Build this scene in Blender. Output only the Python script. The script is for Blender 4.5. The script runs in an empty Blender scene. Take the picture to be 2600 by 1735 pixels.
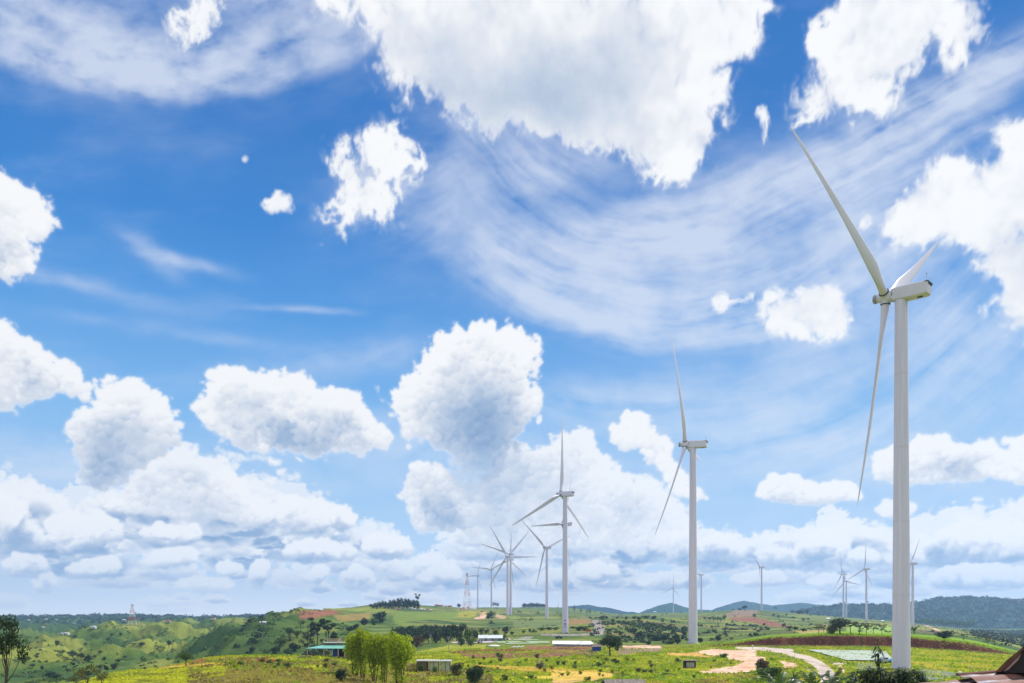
import bpy, bmesh, math, random
import numpy as np
from mathutils import Vector, Matrix
R = math.radians
sc = bpy.context.scene
COL = sc.collection

# ------------------------------------------------------------------ camera
F_PX, CX, HY = 1900.0, 1300.0, 1560.0           # focal length, centre column and horizon row of a 2600 x 1735 frame
cam_data = bpy.data.cameras.new('camera')
cam = bpy.data.objects.new('camera', cam_data)
COL.objects.link(cam)
cam.location = (0, 0, 0)
cam.rotation_euler = (R(90), 0, 0)
cam_data.sensor_width = 36.0
cam_data.lens = 36.0 * F_PX / 2600.0
cam_data.shift_y = (HY - 1735 / 2.0) / 2600.0
cam_data.clip_start = 0.2
cam_data.clip_end = 60000
HAZE = 0.00013
sc.camera = cam
sc.view_settings.view_transform = 'Standard'
sc.view_settings.look = 'None'
sc.view_settings.exposure = 0.0
sc.view_settings.gamma = 1.0

# ------------------------------------------------------------------ sun
SUN_EL, SUN_AZ = R(49), R(52)                    # azimuth clockwise from +Y
sl = bpy.data.lights.new('sun', 'SUN')
sl.energy = 4.4
sl.angle = R(0.53)
sl.color = (1.0, 0.955, 0.88)
so = bpy.data.objects.new('sun', sl)
COL.objects.link(so)
sd = Vector((math.sin(SUN_AZ) * math.cos(SUN_EL), math.cos(SUN_AZ) * math.cos(SUN_EL), math.sin(SUN_EL)))
so.rotation_euler = sd.to_track_quat('Z', 'Y').to_euler()
so.location = (0, 0, 200)

# ------------------------------------------------------------------ node helper
class NT:
    def __init__(s, tree):
        s.t = tree
    def n(s, typ, **kw):
        nd = s.t.nodes.new(typ)
        for k, v in kw.items():
            if k.startswith('i_'):
                nd.inputs[k[2:].replace('_', ' ')].default_value = v
            else:
                setattr(nd, k, v)
        return nd
    def put(s, sock, v):
        if hasattr(v, 'is_output'):
            s.t.links.new(v, sock)
        else:
            sock.default_value = v
    def m(s, op, a, b=0.0, c=None, clamp=False):
        nd = s.t.nodes.new('ShaderNodeMath'); nd.operation = op; nd.use_clamp = clamp
        s.put(nd.inputs[0], a)
        if b is not None: s.put(nd.inputs[1], b)
        if c is not None: s.put(nd.inputs[2], c)
        return nd.outputs[0]
    def vm(s, op, a, b=None, scale=None):
        nd = s.t.nodes.new('ShaderNodeVectorMath'); nd.operation = op
        s.put(nd.inputs[0], a)
        if b is not None: s.put(nd.inputs[1], b)
        if scale is not None: s.put(nd.inputs['Scale'], scale)
        return nd.outputs[0]
    def ss(s, v, a, b, lo=0.0, hi=1.0, kind='SMOOTHSTEP'):
        nd = s.t.nodes.new('ShaderNodeMapRange'); nd.interpolation_type = kind; nd.clamp = True
        s.put(nd.inputs['Value'], v); s.put(nd.inputs['From Min'], a); s.put(nd.inputs['From Max'], b)
        s.put(nd.inputs['To Min'], lo); s.put(nd.inputs['To Max'], hi)
        return nd.outputs[0]
    def mix(s, f, a, b, mode='MIX'):
        nd = s.t.nodes.new('ShaderNodeMix'); nd.data_type = 'RGBA'; nd.blend_type = mode
        s.put(nd.inputs[0], f); s.put(nd.inputs[6], a); s.put(nd.inputs[7], b)
        return nd.outputs[2]
    def noise(s, vec, scale, detail=4, rough=0.5, lac=2.0, out=0, dist=0.0, typ='FBM', norm=True):
        nd = s.t.nodes.new('ShaderNodeTexNoise'); nd.noise_dimensions = '3D'
        nd.noise_type = typ; nd.normalize = norm
        s.put(nd.inputs['Vector'], vec); nd.inputs['Scale'].default_value = scale
        nd.inputs['Detail'].default_value = detail; nd.inputs['Roughness'].default_value = rough
        nd.inputs['Lacunarity'].default_value = lac; nd.inputs['Distortion'].default_value = dist
        return nd.outputs[out]
    def voro(s, vec, scale, detail=0, feature='F1', rough=0.5, out='Distance', smooth=None):
        nd = s.t.nodes.new('ShaderNodeTexVoronoi'); nd.feature = feature
        nd.normalize = False
        s.put(nd.inputs['Vector'], vec); nd.inputs['Scale'].default_value = scale
        nd.inputs['Detail'].default_value = detail; nd.inputs['Roughness'].default_value = rough
        if smooth is not None and 'Smoothness' in nd.inputs: nd.inputs['Smoothness'].default_value = smooth
        return nd.outputs[out]

def lin(r, g, b):
    f = lambda c: (c / 255 / 12.92) if c / 255 <= 0.04045 else ((c / 255 + 0.055) / 1.055) ** 2.4
    return (f(r), f(g), f(b), 1.0)

# ------------------------------------------------------------------ sky
V = 1.10638
CIRRUS = [(430,160,360,80,-4,.9),(90,70,280,130,-30,1.25),(300,150,260,70,-18,1.2),(700,60,360,150,10,.95),(1050,330,280,60,35,.5),
 (2200,215,330,46,33,1.5),(1850,415,320,64,29,1.7),(1560,545,300,80,22,1.7),(2050,330,300,90,30,.8),(1500,480,260,60,24,.7),(1300,590,220,80,8,1.5),(1250,670,190,70,-32,1.5),(1480,720,260,80,-16,1.4),(1760,640,300,110,22,1.2),(1700,770,260,50,3,1.4),
 (2000,560,320,140,25,.9),(2150,760,300,110,0,.7),(1200,400,260,100,20,.9),(1050,260,200,80,30,.8),(330,570,90,22,-38,.55),(420,600,100,14,-12,.55),(180,650,200,20,-14,.35),(450,770,360,18,-8,.25),(700,710,120,8,-4,.4),
 (800,820,260,40,8,.4),(700,1010,200,60,0,.3),(60,1050,180,50,-12,.6),(1750,1000,300,60,-12,.35),(1900,1050,420,110,0,.75),(1500,930,360,80,0,.5),(2150,930,300,60,5,.5),(1000,1020,260,60,0,.5),(2100,850,300,50,4,.4),(1350,900,200,30,5,.25),(430,1100,900,60,0,.3),(1600,860,200,20,0,.3)]

# ------------------------------------------------------------------ noise on arrays
def _lattice(ix, iy, seed):
    h = (ix.astype(np.int64) * 374761393 + iy.astype(np.int64) * 668265263 + seed * 1442695041) & 0xffffffff
    h = ((h ^ (h >> 13)) * 1274126177) & 0xffffffff
    return ((h ^ (h >> 16)) & 0xffff) / 65535.0
def gnoise(x, y, seed=0):
    """gradient noise, about -1..1"""
    x = np.asarray(x, np.float64); y = np.asarray(y, np.float64)
    ix = np.floor(x).astype(np.int64); iy = np.floor(y).astype(np.int64)
    fx = x - ix; fy = y - iy
    ux = fx * fx * fx * (fx * (fx * 6 - 15) + 10); uy = fy * fy * fy * (fy * (fy * 6 - 15) + 10)
    def g(dx, dy):
        a = _lattice(ix + dx, iy + dy, seed) * (2 * np.pi)
        return np.cos(a) * (fx - dx) + np.sin(a) * (fy - dy)
    a = g(0, 0) * (1 - ux) + g(1, 0) * ux
    b = g(0, 1) * (1 - ux) + g(1, 1) * ux
    return (a * (1 - uy) + b * uy) * 1.5
def fbm(x, y, seed=0, octs=5, rough=.5):
    s = 0; a = 1.0; t = 0
    for i in range(octs):
        s = s + a * gnoise(x * 2.03 ** i + 17.3 * i, y * 2.03 ** i - 9.1 * i, seed + i * 7); t += a; a *= rough
    return s / t
def billow(x, y, seed=0, octs=5, rough=.5):
    s = 0; a = 1.0; t = 0
    for i in range(octs):
        s = s + a * np.abs(gnoise(x * 2.1 ** i + 5.3 * i, y * 2.1 ** i + 3.7 * i, seed + i * 11)); t += a; a *= rough
    return s / t
def heads(x, y, seed=0):
    """rounded heads: 1 on top of each, 0 in the creases between them"""
    ix = np.floor(x).astype(np.int64); iy = np.floor(y).astype(np.int64)
    best = np.full(x.shape, 9.0)
    for dx in (-1, 0, 1):
        for dy in (-1, 0, 1):
            cx = ix + dx; cy = iy + dy
            px = cx + .15 + .7 * _lattice(cx, cy, seed); py = cy + .15 + .7 * _lattice(cx, cy, seed + 51)
            d = (x - px) ** 2 + (y - py) ** 2
            k = .10
            h = np.clip(.5 + .5 * (best - d) / k, 0, 1)
            best = best * (1 - h) + d * h - k * h * (1 - h)
    return np.clip(1 - best * 1.35, 0, 1)
def puffs(x, y, seed=0, octs=3, rough=.5):
    wx = fbm(x * .8, y * .8, seed + 71, 3); wy = fbm(x * .8 + 40, y * .8, seed + 72, 3)
    s = 0; a = 1.0; t = 0
    for i in range(octs):
        k = 2.15 ** i
        s = s + a * heads(x * k + wx * .9 * k ** .5 + i * 7.7, y * k + wy * .9 * k ** .5 - i * 3.3, seed + i * 5); t += a; a *= rough
    return s / t
def up_(a, n):
    n = max(1, int(round(n)))
    return np.concatenate([a[n:], np.repeat(a[-1:], n, 0)], 0)
def sstep(v, a, b):
    t = np.clip((v - a) / (b - a), 0, 1)
    return t * t * (3 - 2 * t)
def boxblur(a, ry, rx):
    for ax, r in ((0, int(ry)), (1, int(rx))):
        if r < 1: continue
        p = np.concatenate([np.repeat(np.take(a, [0], ax), r + 1, ax), a, np.repeat(np.take(a, [-1], ax), r, ax)], ax)
        c = np.cumsum(p, ax)
        n = a.shape[ax]
        hi = np.take(c, np.arange(2 * r + 1, 2 * r + 1 + n), ax); lo = np.take(c, np.arange(0, n), ax)
        a = (hi - lo) / (2 * r + 1)
    return a
def blur(a, r):
    r = max(r, 0)
    for _ in range(3): a = boxblur(a, r * .6 + .5, r * .6 + .5)
    return a

# ------------------------------------------------------------------ the clouds: cover, light and cirrus over the front of the sky
STEP = R(0.06)
A0, A1, E0, E1 = R(-42), R(42), R(-1.6), R(44)
NA, NE_ = int((A1 - A0) / STEP) + 1, int((E1 - E0) / STEP) + 1
Z1 = lambda p: [(x / 1.8023, y / 1.8023) for x, y in p]
Z2 = lambda p: [(1300 + x / 1.8023, y / 1.8023) for x, y in p]
Z3 = lambda p: [(x / 1.8023, 780 + y / 1.8023) for x, y in p]
Z4 = lambda p: [(1300 + x / 1.8023, 780 + y / 1.8023) for x, y in p]
CLOUDS = [   # outline, softness, fibre, puff, light, grey underside, thickness greying
 ('hi', Z1([(1440,-20),(1480,60),(1560,40),(1640,80),(1680,130),(1740,170),(1770,230),(1720,260),(1740,370),(1840,340),(1940,420),(1960,480),(2010,550),(2060,500),(2150,520),(2200,600),(2280,630),(2343,590)])
      + Z2([(100,600),(160,650),(240,660),(340,700),(430,780),(450,700),(520,720),(520,800),(600,740),(640,860),(700,830),(790,870),(860,820),(920,770),(920,690),(980,690),(990,560),(960,520),(900,480),(1000,450),(1040,390),(980,340),(920,370),(900,310),(1000,280),(1120,270),(1170,210),(1150,150),(1090,90),(1180,100),(1220,60),(1190,0),(1100,-400),(-1000,-400)])),
 ('hi', Z2([(1480,0),(1460,60),(1400,60),(1420,120),(1350,140),(1360,60),(1310,50),(1290,130),(1310,180),(1290,230),(1350,260),(1380,330),(1370,400),(1290,380),(1330,440),(1260,480),(1270,560),(1330,600),(1400,580),(1430,510),(1520,540),(1580,580),(1680,560),(1700,480),(1680,400),(1780,390),(1870,350),(1890,290),(1880,220),(1920,180),(1980,190),(2010,230),(1980,290),(2000,310),(2050,260),(2110,200),(2160,170),(2180,90),(2210,70),(2190,20),(2180,0),(2000,-300),(1550,-300)])),
 ('hi', Z2([(1680,990),(1740,950),(1760,850),(1860,800),(1960,710),(2060,710),(2070,760),(2150,730),(2200,740),(2240,720),(2210,650),(2230,590),(2343,530),(2700,480),(2700,1600),(2300,1560),(2240,1560),(2150,1500),(2110,1440),(2200,1370),(2210,1300),(2140,1270),(2160,1180),(2080,1120),(1980,1130),(1900,1110),(1830,1130),(1790,1080),(1750,1020)])),
 ('wisp', Z2([(1575,1010),(1600,985),(1640,950),(1665,990),(1640,1025),(1600,1040)])),
 ('wisp', Z2([(1090,500),(1130,500),(1190,520),(1165,580),(1185,660),(1150,680),(1130,600)])),
 ('rag', Z1([(1520,650),(1560,650),(1600,615),(1640,620),(1690,575),(1730,600),(1770,575),(1830,575),(1880,620),(1930,680),(1900,700),(1970,760),(1950,830),(1920,890),(1880,860),(1880,910),(1850,940),(1840,1000),(1800,960),(1760,960),(1720,1030),(1690,1000),(1700,960),(1650,990),(1600,1000),(1590,1060),(1630,1080),(1600,1110),(1550,1080),(1530,1150),(1480,1120),(1430,1080),(1440,1050),(1490,1030),(1490,980),(1440,1010),(1440,950),(1480,890),(1540,870),(1520,800),(1510,710)])),
 ('wisp', Z1([(1190,915),(1235,885),(1280,858),(1300,900),(1335,885),(1318,920),(1350,978),(1290,970),(1235,965)])),
 ('wisp', Z1([(1096,722),(1118,700),(1142,712),(1134,738),(1112,744)])),
 ('wisp', Z1([(800,50),(830,40),(900,-10),(1060,-30),(1030,60),(970,110),(900,130),(850,160),(800,195),(765,190),(755,120)])),
 ('mid', Z1([(-500,780),(0,780),(20,830),(60,870),(130,860),(170,910),(210,970),(230,1020),(190,1070),(130,1080),(150,1120),(130,1150),(170,1190),(160,1240),(110,1270),(30,1270),(0,1260),(-500,1270)])),
 ('mid', Z3([(-400,70),(0,80),(50,120),(90,150),(130,140),(170,160),(210,210),(240,250),(290,250),(340,280),(380,330),(430,370),(420,400),(370,400),(300,380),(240,350),(180,380),(120,440),(70,400),(20,440),(-400,480)])),
 ('low', Z3([(580,830),(660,760),(720,700),(780,680),(800,640),(850,650),(870,690),(940,670),(1000,700),(1060,760),(1110,860),(1180,880),(1250,900),(1240,960),(1150,980),(1000,960),(800,950),(640,940),(590,880)])),
 ('mid', Z3([(320,560),(340,530),(400,540),(440,500),(470,430),(500,370),(560,350),(610,325),(660,350),(700,400),(730,440),(750,500),(780,550),(790,610),(730,620),(700,660),(660,700),(620,760),(560,790),(500,830),(430,800),(370,740),(380,670),(350,620)])),
 ('mid', Z3([(870,450),(920,420),(970,400),(980,350),(945,290),(980,260),(1030,290),(1080,285),(1130,330),(1190,320),(1240,320),(1290,320),(1340,305),(1400,330),(1430,370),(1430,410),(1500,380),(1560,375),(1620,400),(1680,450),(1700,510),(1740,520),(1780,580),(1760,630),(1700,620),(1660,650),(1580,660),(1480,650),(1400,640),(1280,640),(1230,680),(1150,650),(1080,610),(1000,590),(980,540),(930,510)])),
 ('wisp', Z3([(960,640),(1060,660),(1200,680),(1310,705),(1280,725),(1150,715),(1030,700)])),
 ('wisp', Z3([(1160,800),(1210,790),(1260,810),(1250,850),(1190,840)])),('wisp', Z3([(1265,740),(1300,735),(1325,790),(1290,800)])),('wisp', Z3([(1335,680),(1365,680),(1400,715),(1370,715)])),
 ('wisp', Z3([(1715,345),(1755,340),(1755,400),(1800,430),(1795,455),(1750,420)])),
 ('low', Z4([(-200,900),(-100,800),(-60,700),(0,640),(60,630),(110,660),(200,660),(220,610),(290,575),(350,575),(370,620),(370,660),(430,690),(460,760),(520,810),(590,820),(620,810),(660,850),(720,900),(800,960),(840,1000),(830,1080),(700,1100),(560,1110),(430,1080),(300,1060),(150,1100),(0,1110),(-220,1060)])),
 ('mid', Z4([(450,600),(500,540),(495,470),(530,470),(560,510),(600,510),(640,560),(650,600),(700,610),(740,620),(750,660),(730,690),(780,770),(800,830),(870,850),(860,880),(800,880),(740,850),(700,790),(680,720),(620,690),(610,640),(560,620),(500,640)])),
 ('mid', Z3([(1870,740),(1900,710),(1960,720),(2020,750),(2060,780),(2080,840),(2130,870),(2170,920),(2160,990),(2060,1020),(1960,1030),(1900,980),(1880,900),(1860,860)])),
 ('mid', Z3([(1820,560),(1840,490),(1850,400),(1890,370),(1940,340),(1960,220),(2000,140),(2080,100),(2150,110),(2190,70),(2230,75),(2260,110),(2343,120)])
       + Z4([(20,130),(35,105),(40,170),(90,180),(95,220),(70,260),(95,270),(50,330),(105,400),(100,450),(60,500),(40,550),(0,580)]) + Z3([(2320,680),(2290,740),(2270,820),(2200,900),(2130,860),(2100,770),(2110,720),(2050,640),(1960,610),(1880,560),(1850,640)])),
 ('wisp', Z4([(105,490),(130,480),(135,530),(110,530)])),
 ('hi', Z2([(1100,1440),(1140,1370),(1200,1330),(1280,1330),(1340,1340),(1370,1290),(1430,1320),(1510,1320),(1540,1360),(1590,1400),(1570,1450),(1520,1500),(1420,1530),(1300,1530),(1200,1520),(1130,1490)])),
 ('wisp', Z2([(905,1370),(980,1335),(1040,1345),(1110,1325),(1135,1350),(1090,1388),(1020,1395),(960,1435),(930,1405)])),
 ('mid', Z4([(1120,860),(1160,800),(1200,770),(1290,765),(1340,800),(1400,820),(1470,790),(1540,800),(1600,830),(1610,860),(1500,880),(1350,890),(1200,880)])),
 ('mid', Z4([(2250,620),(2343,590),(2700,560),(2700,700),(2343,680)])),
 ('mid', Z4([(1660,760),(1680,690),(1750,650),(1820,620),(1880,580),(1950,600),(2020,640),(2120,650),(2180,630),(2250,680),(2343,700),(2700,700),(2700,790),(2200,780),(2000,800),(1850,800),(1700,780)])),
 ('low', Z4([(1670,930),(1720,890),(1790,890),(1850,920),(1800,950),(1700,950)])),
]

BANKS = [Z3(p) for p in (
 [(-200,860),(0,855),(60,870),(110,920),(130,970),(200,1010),(240,1050),(180,1100),(60,1120),(-200,1120)],
 [(220,990),(250,950),(310,935),(350,950),(450,950),(500,990),(560,1000),(560,1050),(480,1080),(420,1120),(300,1130),(250,1060)],
 [(480,900),(530,880),(600,900),(650,930),(560,950),(490,940)],
 [(1260,920),(1290,875),(1340,880),(1390,900),(1450,890),(1540,910),(1600,930),(1640,980),(1560,1010),(1480,1000),(1400,1030),(1300,1040)],
 [(1280,1130),(1340,1090),(1420,1060),(1500,1070),(1600,1090),(1640,1130),(1560,1155),(1400,1160)],
 [(1140,1280),(1160,1180),(1200,1155),(1235,1170),(1215,1230),(1190,1290)],
 [(1370,1240),(1450,1190),(1510,1200),(1450,1260)],
 [(1560,1230),(1640,1180),(1700,1200),(1715,1270),(1640,1290),(1560,1275)],
 [(1660,1060),(1720,1040),(1820,1060),(1890,1080),(1880,1140),(1760,1150),(1680,1120)],
 [(430,1190),(500,1150),(550,1160),(530,1200),(460,1220)],
 [(165,1250),(220,1215),(255,1250),(240,1300),(170,1295)],
 [(620,1180),(700,1130),(780,1110),(840,1100),(900,1110),(900,1160),(760,1190)],
 [(990,1200),(1040,1160),(1100,1180),(1105,1230),(1040,1250)],
 [(1900,1250),(1980,1200),(2080,1190),(2110,1240),(2000,1275)],
 [(640,1040),(720,990),(820,1010),(900,1000),(930,1050),(820,1080),(700,1090)],
 [(1060,930),(1130,880),(1210,890),(1250,940),(1200,1010),(1100,1000)],
 [(20,1180),(90,1130),(180,1150),(230,1200),(150,1230),(40,1230)],
 [(300,1200),(400,1165),(520,1155),(560,1195),(500,1225),(340,1235)],
 [(800,1270),(900,1240),(1040,1250),(1080,1290),(900,1300)])] + [Z4(p) for p in (
 [(570,1120),(620,1060),(700,1040),(780,1020),(840,1050),(840,1130),(700,1170),(600,1160)],
 [(860,1090),(920,1050),(1000,1060),(1060,1110),(1040,1170),(900,1160)],
 [(1100,1130),(1200,1120),(1300,1130),(1330,1060),(1380,1030),(1450,1040),(1520,1070),(1530,1120),(1480,1180),(1300,1200),(1150,1190)],
 [(1540,1130),(1620,1110),(1670,1120),(1660,1180),(1560,1190)],
 [(1830,1080),(1870,1050),(1930,1060),(1990,1010),(2050,990),(2150,985),(2250,1000),(2400,1000),(2700,980),(2700,1120),(2300,1150),(2000,1180),(1850,1170)],
 [(1900,1240),(2000,1195),(2100,1180),(2250,1190),(2400,1200),(2500,1260),(2100,1275),(1950,1275)],
 [(300,1190),(380,1160),(470,1180),(500,1230),(380,1250),(300,1230)],
 [(560,1260),(640,1220),(740,1210),(800,1240),(760,1280),(620,1290)],
 [(1000,1240),(1100,1215),(1220,1220),(1260,1260),(1100,1280)],
 [(1350,1260),(1430,1230),(1560,1235),(1600,1270),(1450,1290)])]
#            blur warp fibre puff  lo    hi
STYLE = {'hi':  (1.5, 1.9, 1.7, .18, .36, .98), 'rag': (.9, 1.3, 2.1, .10, .40, 1.0), 'wisp': (1.2, 2.4, 2.2, 0., .35, 1.1),
         'bank': (.50, .9, .50, .85, .44, .60), 'mid': (.50, 1.15, .50, .85, .44, .60), 'low': (.9, .9, .60, .80, .40, .70)}
# soft grey undersides:  (x, y, rx, ry, strength) in overview coordinates
SHADES = [(1190,215,230,85,.42),(1350,170,150,80,.26),(1030,120,90,80,.18),(1110,1060,110,120,.62),(1080,975,135,62,.42),(1150,1010,60,80,.25),(255,1070,90,70,.55),(320,990,70,30,.25),
 (740,1003,120,24,.42),(600,965,90,26,.18),(2270,610,110,26,.16),(2180,1082,140,18,.22),(945,1110,45,40,.35),(1040,1190,60,40,.3),(700,880,30,20,.05),(60,1240,80,60,.12),(2330,740,60,30,.1)]

def sky_xy(x, y):
    a = math.atan((x - CX) / F_PX)
    return (a - A0) / STEP, (math.atan((HY - y) / F_PX * math.cos(a)) - E0) / STEP

def raster(poly, X, Y):
    m = np.zeros(X.shape, bool)
    n = len(poly)
    for i in range(n):
        x1, y1 = poly[i]; x2, y2 = poly[(i + 1) % n]
        if y1 == y2: continue
        c = ((y1 > Y) != (y2 > Y)) & (X < (x2 - x1) * (Y - y1) / (y2 - y1) + x1)
        m ^= c
    return m.astype(np.float64)

def shade_cloud(F, alpha, up, body, low, warm=0.0):
    """light in a cloud lit from above: optical depth towards the sun, slopes of the heads"""
    d = np.clip(F - .45, 0, 1) * alpha
    tau = np.zeros_like(F); k = 1
    s = 0
    for st in (2, 4, 7, 12, 20):
        st_ = max(1, int(st * up))
        sh = np.zeros_like(d); dx = int(st_ * .25)
        if st_ < d.shape[0]:
            sh[:-st_] = d[st_:]
        if dx: sh = np.roll(sh, -dx, 1)
        tau += sh * (st_ ** .5)
    return tau

def make_clouds():
    rng = np.random.default_rng(5)
    ga = np.arange(NA)[None, :].repeat(NE_, 0).astype(np.float64)
    ge = np.arange(NE_)[:, None].repeat(NA, 1).astype(np.float64)
    cover = np.zeros((NE_, NA)); light = np.ones((NE_, NA))
    Edeg = (E0 + ge * STEP) * 180 / np.pi
    def paint(al, li, sl):
        cover[sl] = cover[sl] + al * (1 - cover[sl])
        light[sl] = light[sl] * (1 - al) + li * al
    # ---- low bank, far clouds first
    N = 400
    cl = []
    for i in range(N):
        e = rng.uniform(0, 1) ** 1.25 * 11.0 + .3
        a = rng.uniform(-41, 41)
        x = CX + F_PX * math.tan(R(a))
        # how tall the bank stands in each direction
        top = np.interp(x, [-200, 100, 260, 420, 560, 800, 950, 1080, 1200, 1500, 1700, 1800, 1900, 2050, 2150, 2300, 2450, 2700],
                        [9.0, 8.7, 8.3, 8.8, 9.2, 8.6, 7.0, 7.2, 7.8, 7.0, 6.4, 5.9, 6.0, 7.0, 6.6, 6.4, 7.6, 7.6])
        if e > top - 1.9 or (e < 2.2 and rng.random() < .5): continue
        cl.append((e, a))
    for x, y, s in ((60,1190,1.9),(270,1190,1.6),(480,1180,2.6),(640,1150,2.2),(740,1210,1.8),(200,1250,2.2),(1180,1230,1.5),(1900,1230,2.0),(2200,1230,2.6),(2320,1220,2.2),(1650,1260,1.8),(1450,1240,2.0),(560,1250,2.2),(860,1240,1.7),(380,1210,2.0)):
        x *= V; y *= V
        a = math.degrees(math.atan((x - CX) / F_PX)); e = math.degrees(math.atan((HY - y) / F_PX * math.cos(R(a))))
        cl.append((e - s * .5, a, s))
    cl = [c for c in cl if len(c) > 2 or fbm(np.array([c[1] / 7.0]), np.array([c[0] / 1.6]), 77, 3)[0] > -.17]
    cl.sort(key=lambda c: c[0])
    for i, c in enumerate(cl):
        e, a = c[:2]
        h = c[2] if len(c) > 2 else (0.32 + e * .24) * rng.uniform(.6, 1.5)
        wd = h * rng.uniform(.8, 1.9) / (.42 + .07 * e)
        cx = (R(a) - A0) / STEP; cy = (R(e) - E0) / STEP
        hh = R(h) / STEP; ww = R(wd) / STEP
        x0, x1 = int(max(0, cx - ww * 1.7)), int(min(NA, cx + ww * 1.7)); y0, y1 = int(max(0, cy - hh * .9)), int(min(NE_, cy + hh * 2.0))
        if x1 - x0 < 4 or y1 - y0 < 3: continue
        sl = (slice(y0, y1), slice(x0, x1))
        X = ga[sl]; Y = ge[sl]
        u = (X - cx) / ww; v = (Y - cy) / hh
        sd = i * 13
        u = u + .30 * fbm(X / (ww * .9) + i, Y / (hh * 1.1), sd, 3)
        prof = 1 - np.abs(u) ** 2.0
        tall = .75 + .55 * fbm(X / (ww * .5) + i * 3.1, Y * 0 + i, sd + 3, 2)
        v = v + .22 * fbm(X / (hh * 1.2), Y / (hh * .9), sd + 31, 3)
        vv = np.where(v > 0, v / np.clip(tall + .55, .4, 2), v * 2.2)
        sc_ = max(7.0, hh * .55)
        puf = puffs(X / sc_, Y / (sc_ * .85), sd + 5, 3 if sc_ > 9 else 2, .5)
        F0 = .5 + .55 * (prof - vv ** 2) - .12
        F = F0 + .55 * (puf - .62) + .16 * fbm(X / (sc_ * .7), Y / (sc_ * .6), sd + 9, 4, .6)
        al = sstep(F, .42, .62) * sstep(v, -.75, -.25)
        al *= rng.uniform(.65, 1.0)
        H = blur(F, 1.0)
        slope = (H - up_(H, hh * .12)) / max(.08, 1)
        slope2 = (blur(F0, 1) - up_(F0, hh * .35))
        deep = sstep(v, .75, -.15) * sstep(F0, .45, .85)
        li = 1.02 - .74 * deep * rng.uniform(.3, 1.2) + 1.15 * np.clip(slope, -.3, .3) + .15 * np.clip(slope2, -.5, .5)
        li = li + rng.uniform(-.10, .05)
        li = 1 - (1 - li) * 1.3
        paint(al, np.clip(li, 0.0, 1), sl)
    lowfade = sstep(Edeg, -.4, 1.8)
    cover *= .30 + .66 * lowfade
    fa = .5 * (1 - sstep(Edeg, -.5, 5))
    light[:] = light * (1 - fa) + fa * .62
    # ---- drawn clouds
    wx = fbm(ga / 70, ge / 70, 101, 5, .52); wy = fbm(ga / 70, ge / 70, 131, 5, .52)
    w2x = fbm(ga / 22, ge / 22, 151, 4, .5); w2y = fbm(ga / 22, ge / 22, 161, 4, .5)
    fib = fbm(ga / 44 + w2x * .55 + wx * .8, ge / 52 + w2y * .55 + wy * .8, 7, 6, .52)
    rid = 1 - np.abs(fbm(ga / 17 + wx * 2.0 + w2x * .4, ge / 24 + wy * 2.0, 17, 6, .6)) * 2.6   # thin bright threads
    pufn = puffs(ga / 34 + wx * .4, ge / 29 + wy * .4, 61, 4, .6)
    fin = fbm(ga / 13, ge / 12, 231, 5, .6)
    big = fbm(ga / 90, ge / 70, 211, 5, .5)
    for i, (st, poly) in enumerate([('bank', p) for p in BANKS] + CLOUDS):
        i -= len(BANKS)
        soft, warp, fb, pf, lo, hi = STYLE[st]
        P = [sky_xy(x, y) for x, y in poly]
        xs = [p[0] for p in P]; ys = [p[1] for p in P]
        size = min(max(xs) - min(xs), max(ys) - min(ys))
        mg = int(min(70, size * .5 + 10))
        x0, x1 = int(max(0, min(xs) - mg)), int(min(NA, max(xs) + mg)); y0, y1 = int(max(0, min(ys) - mg)), int(min(NE_, max(ys) + mg))
        sl = (slice(y0, y1), slice(x0, x1))
        wscale = min(1.0, size / 60)
        m = raster(P, ga[sl] + (wx[sl] * 11 + w2x[sl] * 5) * warp * wscale, ge[sl] + (wy[sl] * 11 + w2y[sl] * 5) * warp * wscale)
        r = min(8.0, size * .10 + .6) * soft
        B = .6 * blur(m, r) + .4 * blur(m, r * 2.4)
        tex = fib[sl] * .75 + (rid[sl] - .45) * .22 if st in ('hi', 'rag', 'wisp') else fib[sl]
        gate = sstep(blur(m, r * 2.4 + 2), .03, .42)
        core = blur(m, min(34, size * .3))
        if st in ('mid', 'low', 'bank'):
            # heaps of rounded heads: large ones inside, small ones along the outline
            al = np.zeros(m.shape); li = np.full(m.shape, .9)
            GX = ga[sl]; GY = ge[sl]
            wide = blur(m, 7); und = (up_(core, 10) - core) * 2.0      # > 0 on the underside
            n = int(m.sum() / (min(size, 110) * .13 + 4) ** 2 * 7) + 16
            ys_, xs_ = np.nonzero(m > .5)
            er = m > .5; dist = er.astype(np.float64)      # cells to the outline
            for _ in range(28):
                er = er & np.roll(er, 1, 0) & np.roll(er, -1, 0) & np.roll(er, 1, 1) & np.roll(er, -1, 1)
                if not er.any(): break
                dist += er
            pts = []
            for q in range(n):
                k = rng.integers(len(xs_)); py, px = ys_[k], xs_[k]
                c = wide[py, px]
                rad = (min(dist[py, px] * rng.uniform(.75, 1.2) + 2.6, size * .24 + 3) if rng.random() < .82 else min(dist[py, px] + 2.4, rng.uniform(4, 9))) * rng.uniform(.8, 1.2)
                pts.append((rad + rng.uniform(-2, 2), px, py, c, max(2.5, rad)))
            # firm body first, then the heads, big to small
            base = sstep(B + .45 * fib[sl] * gate, .46, .80)
            al = base.copy()
            pts.sort(key=lambda t: -t[0])
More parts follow.
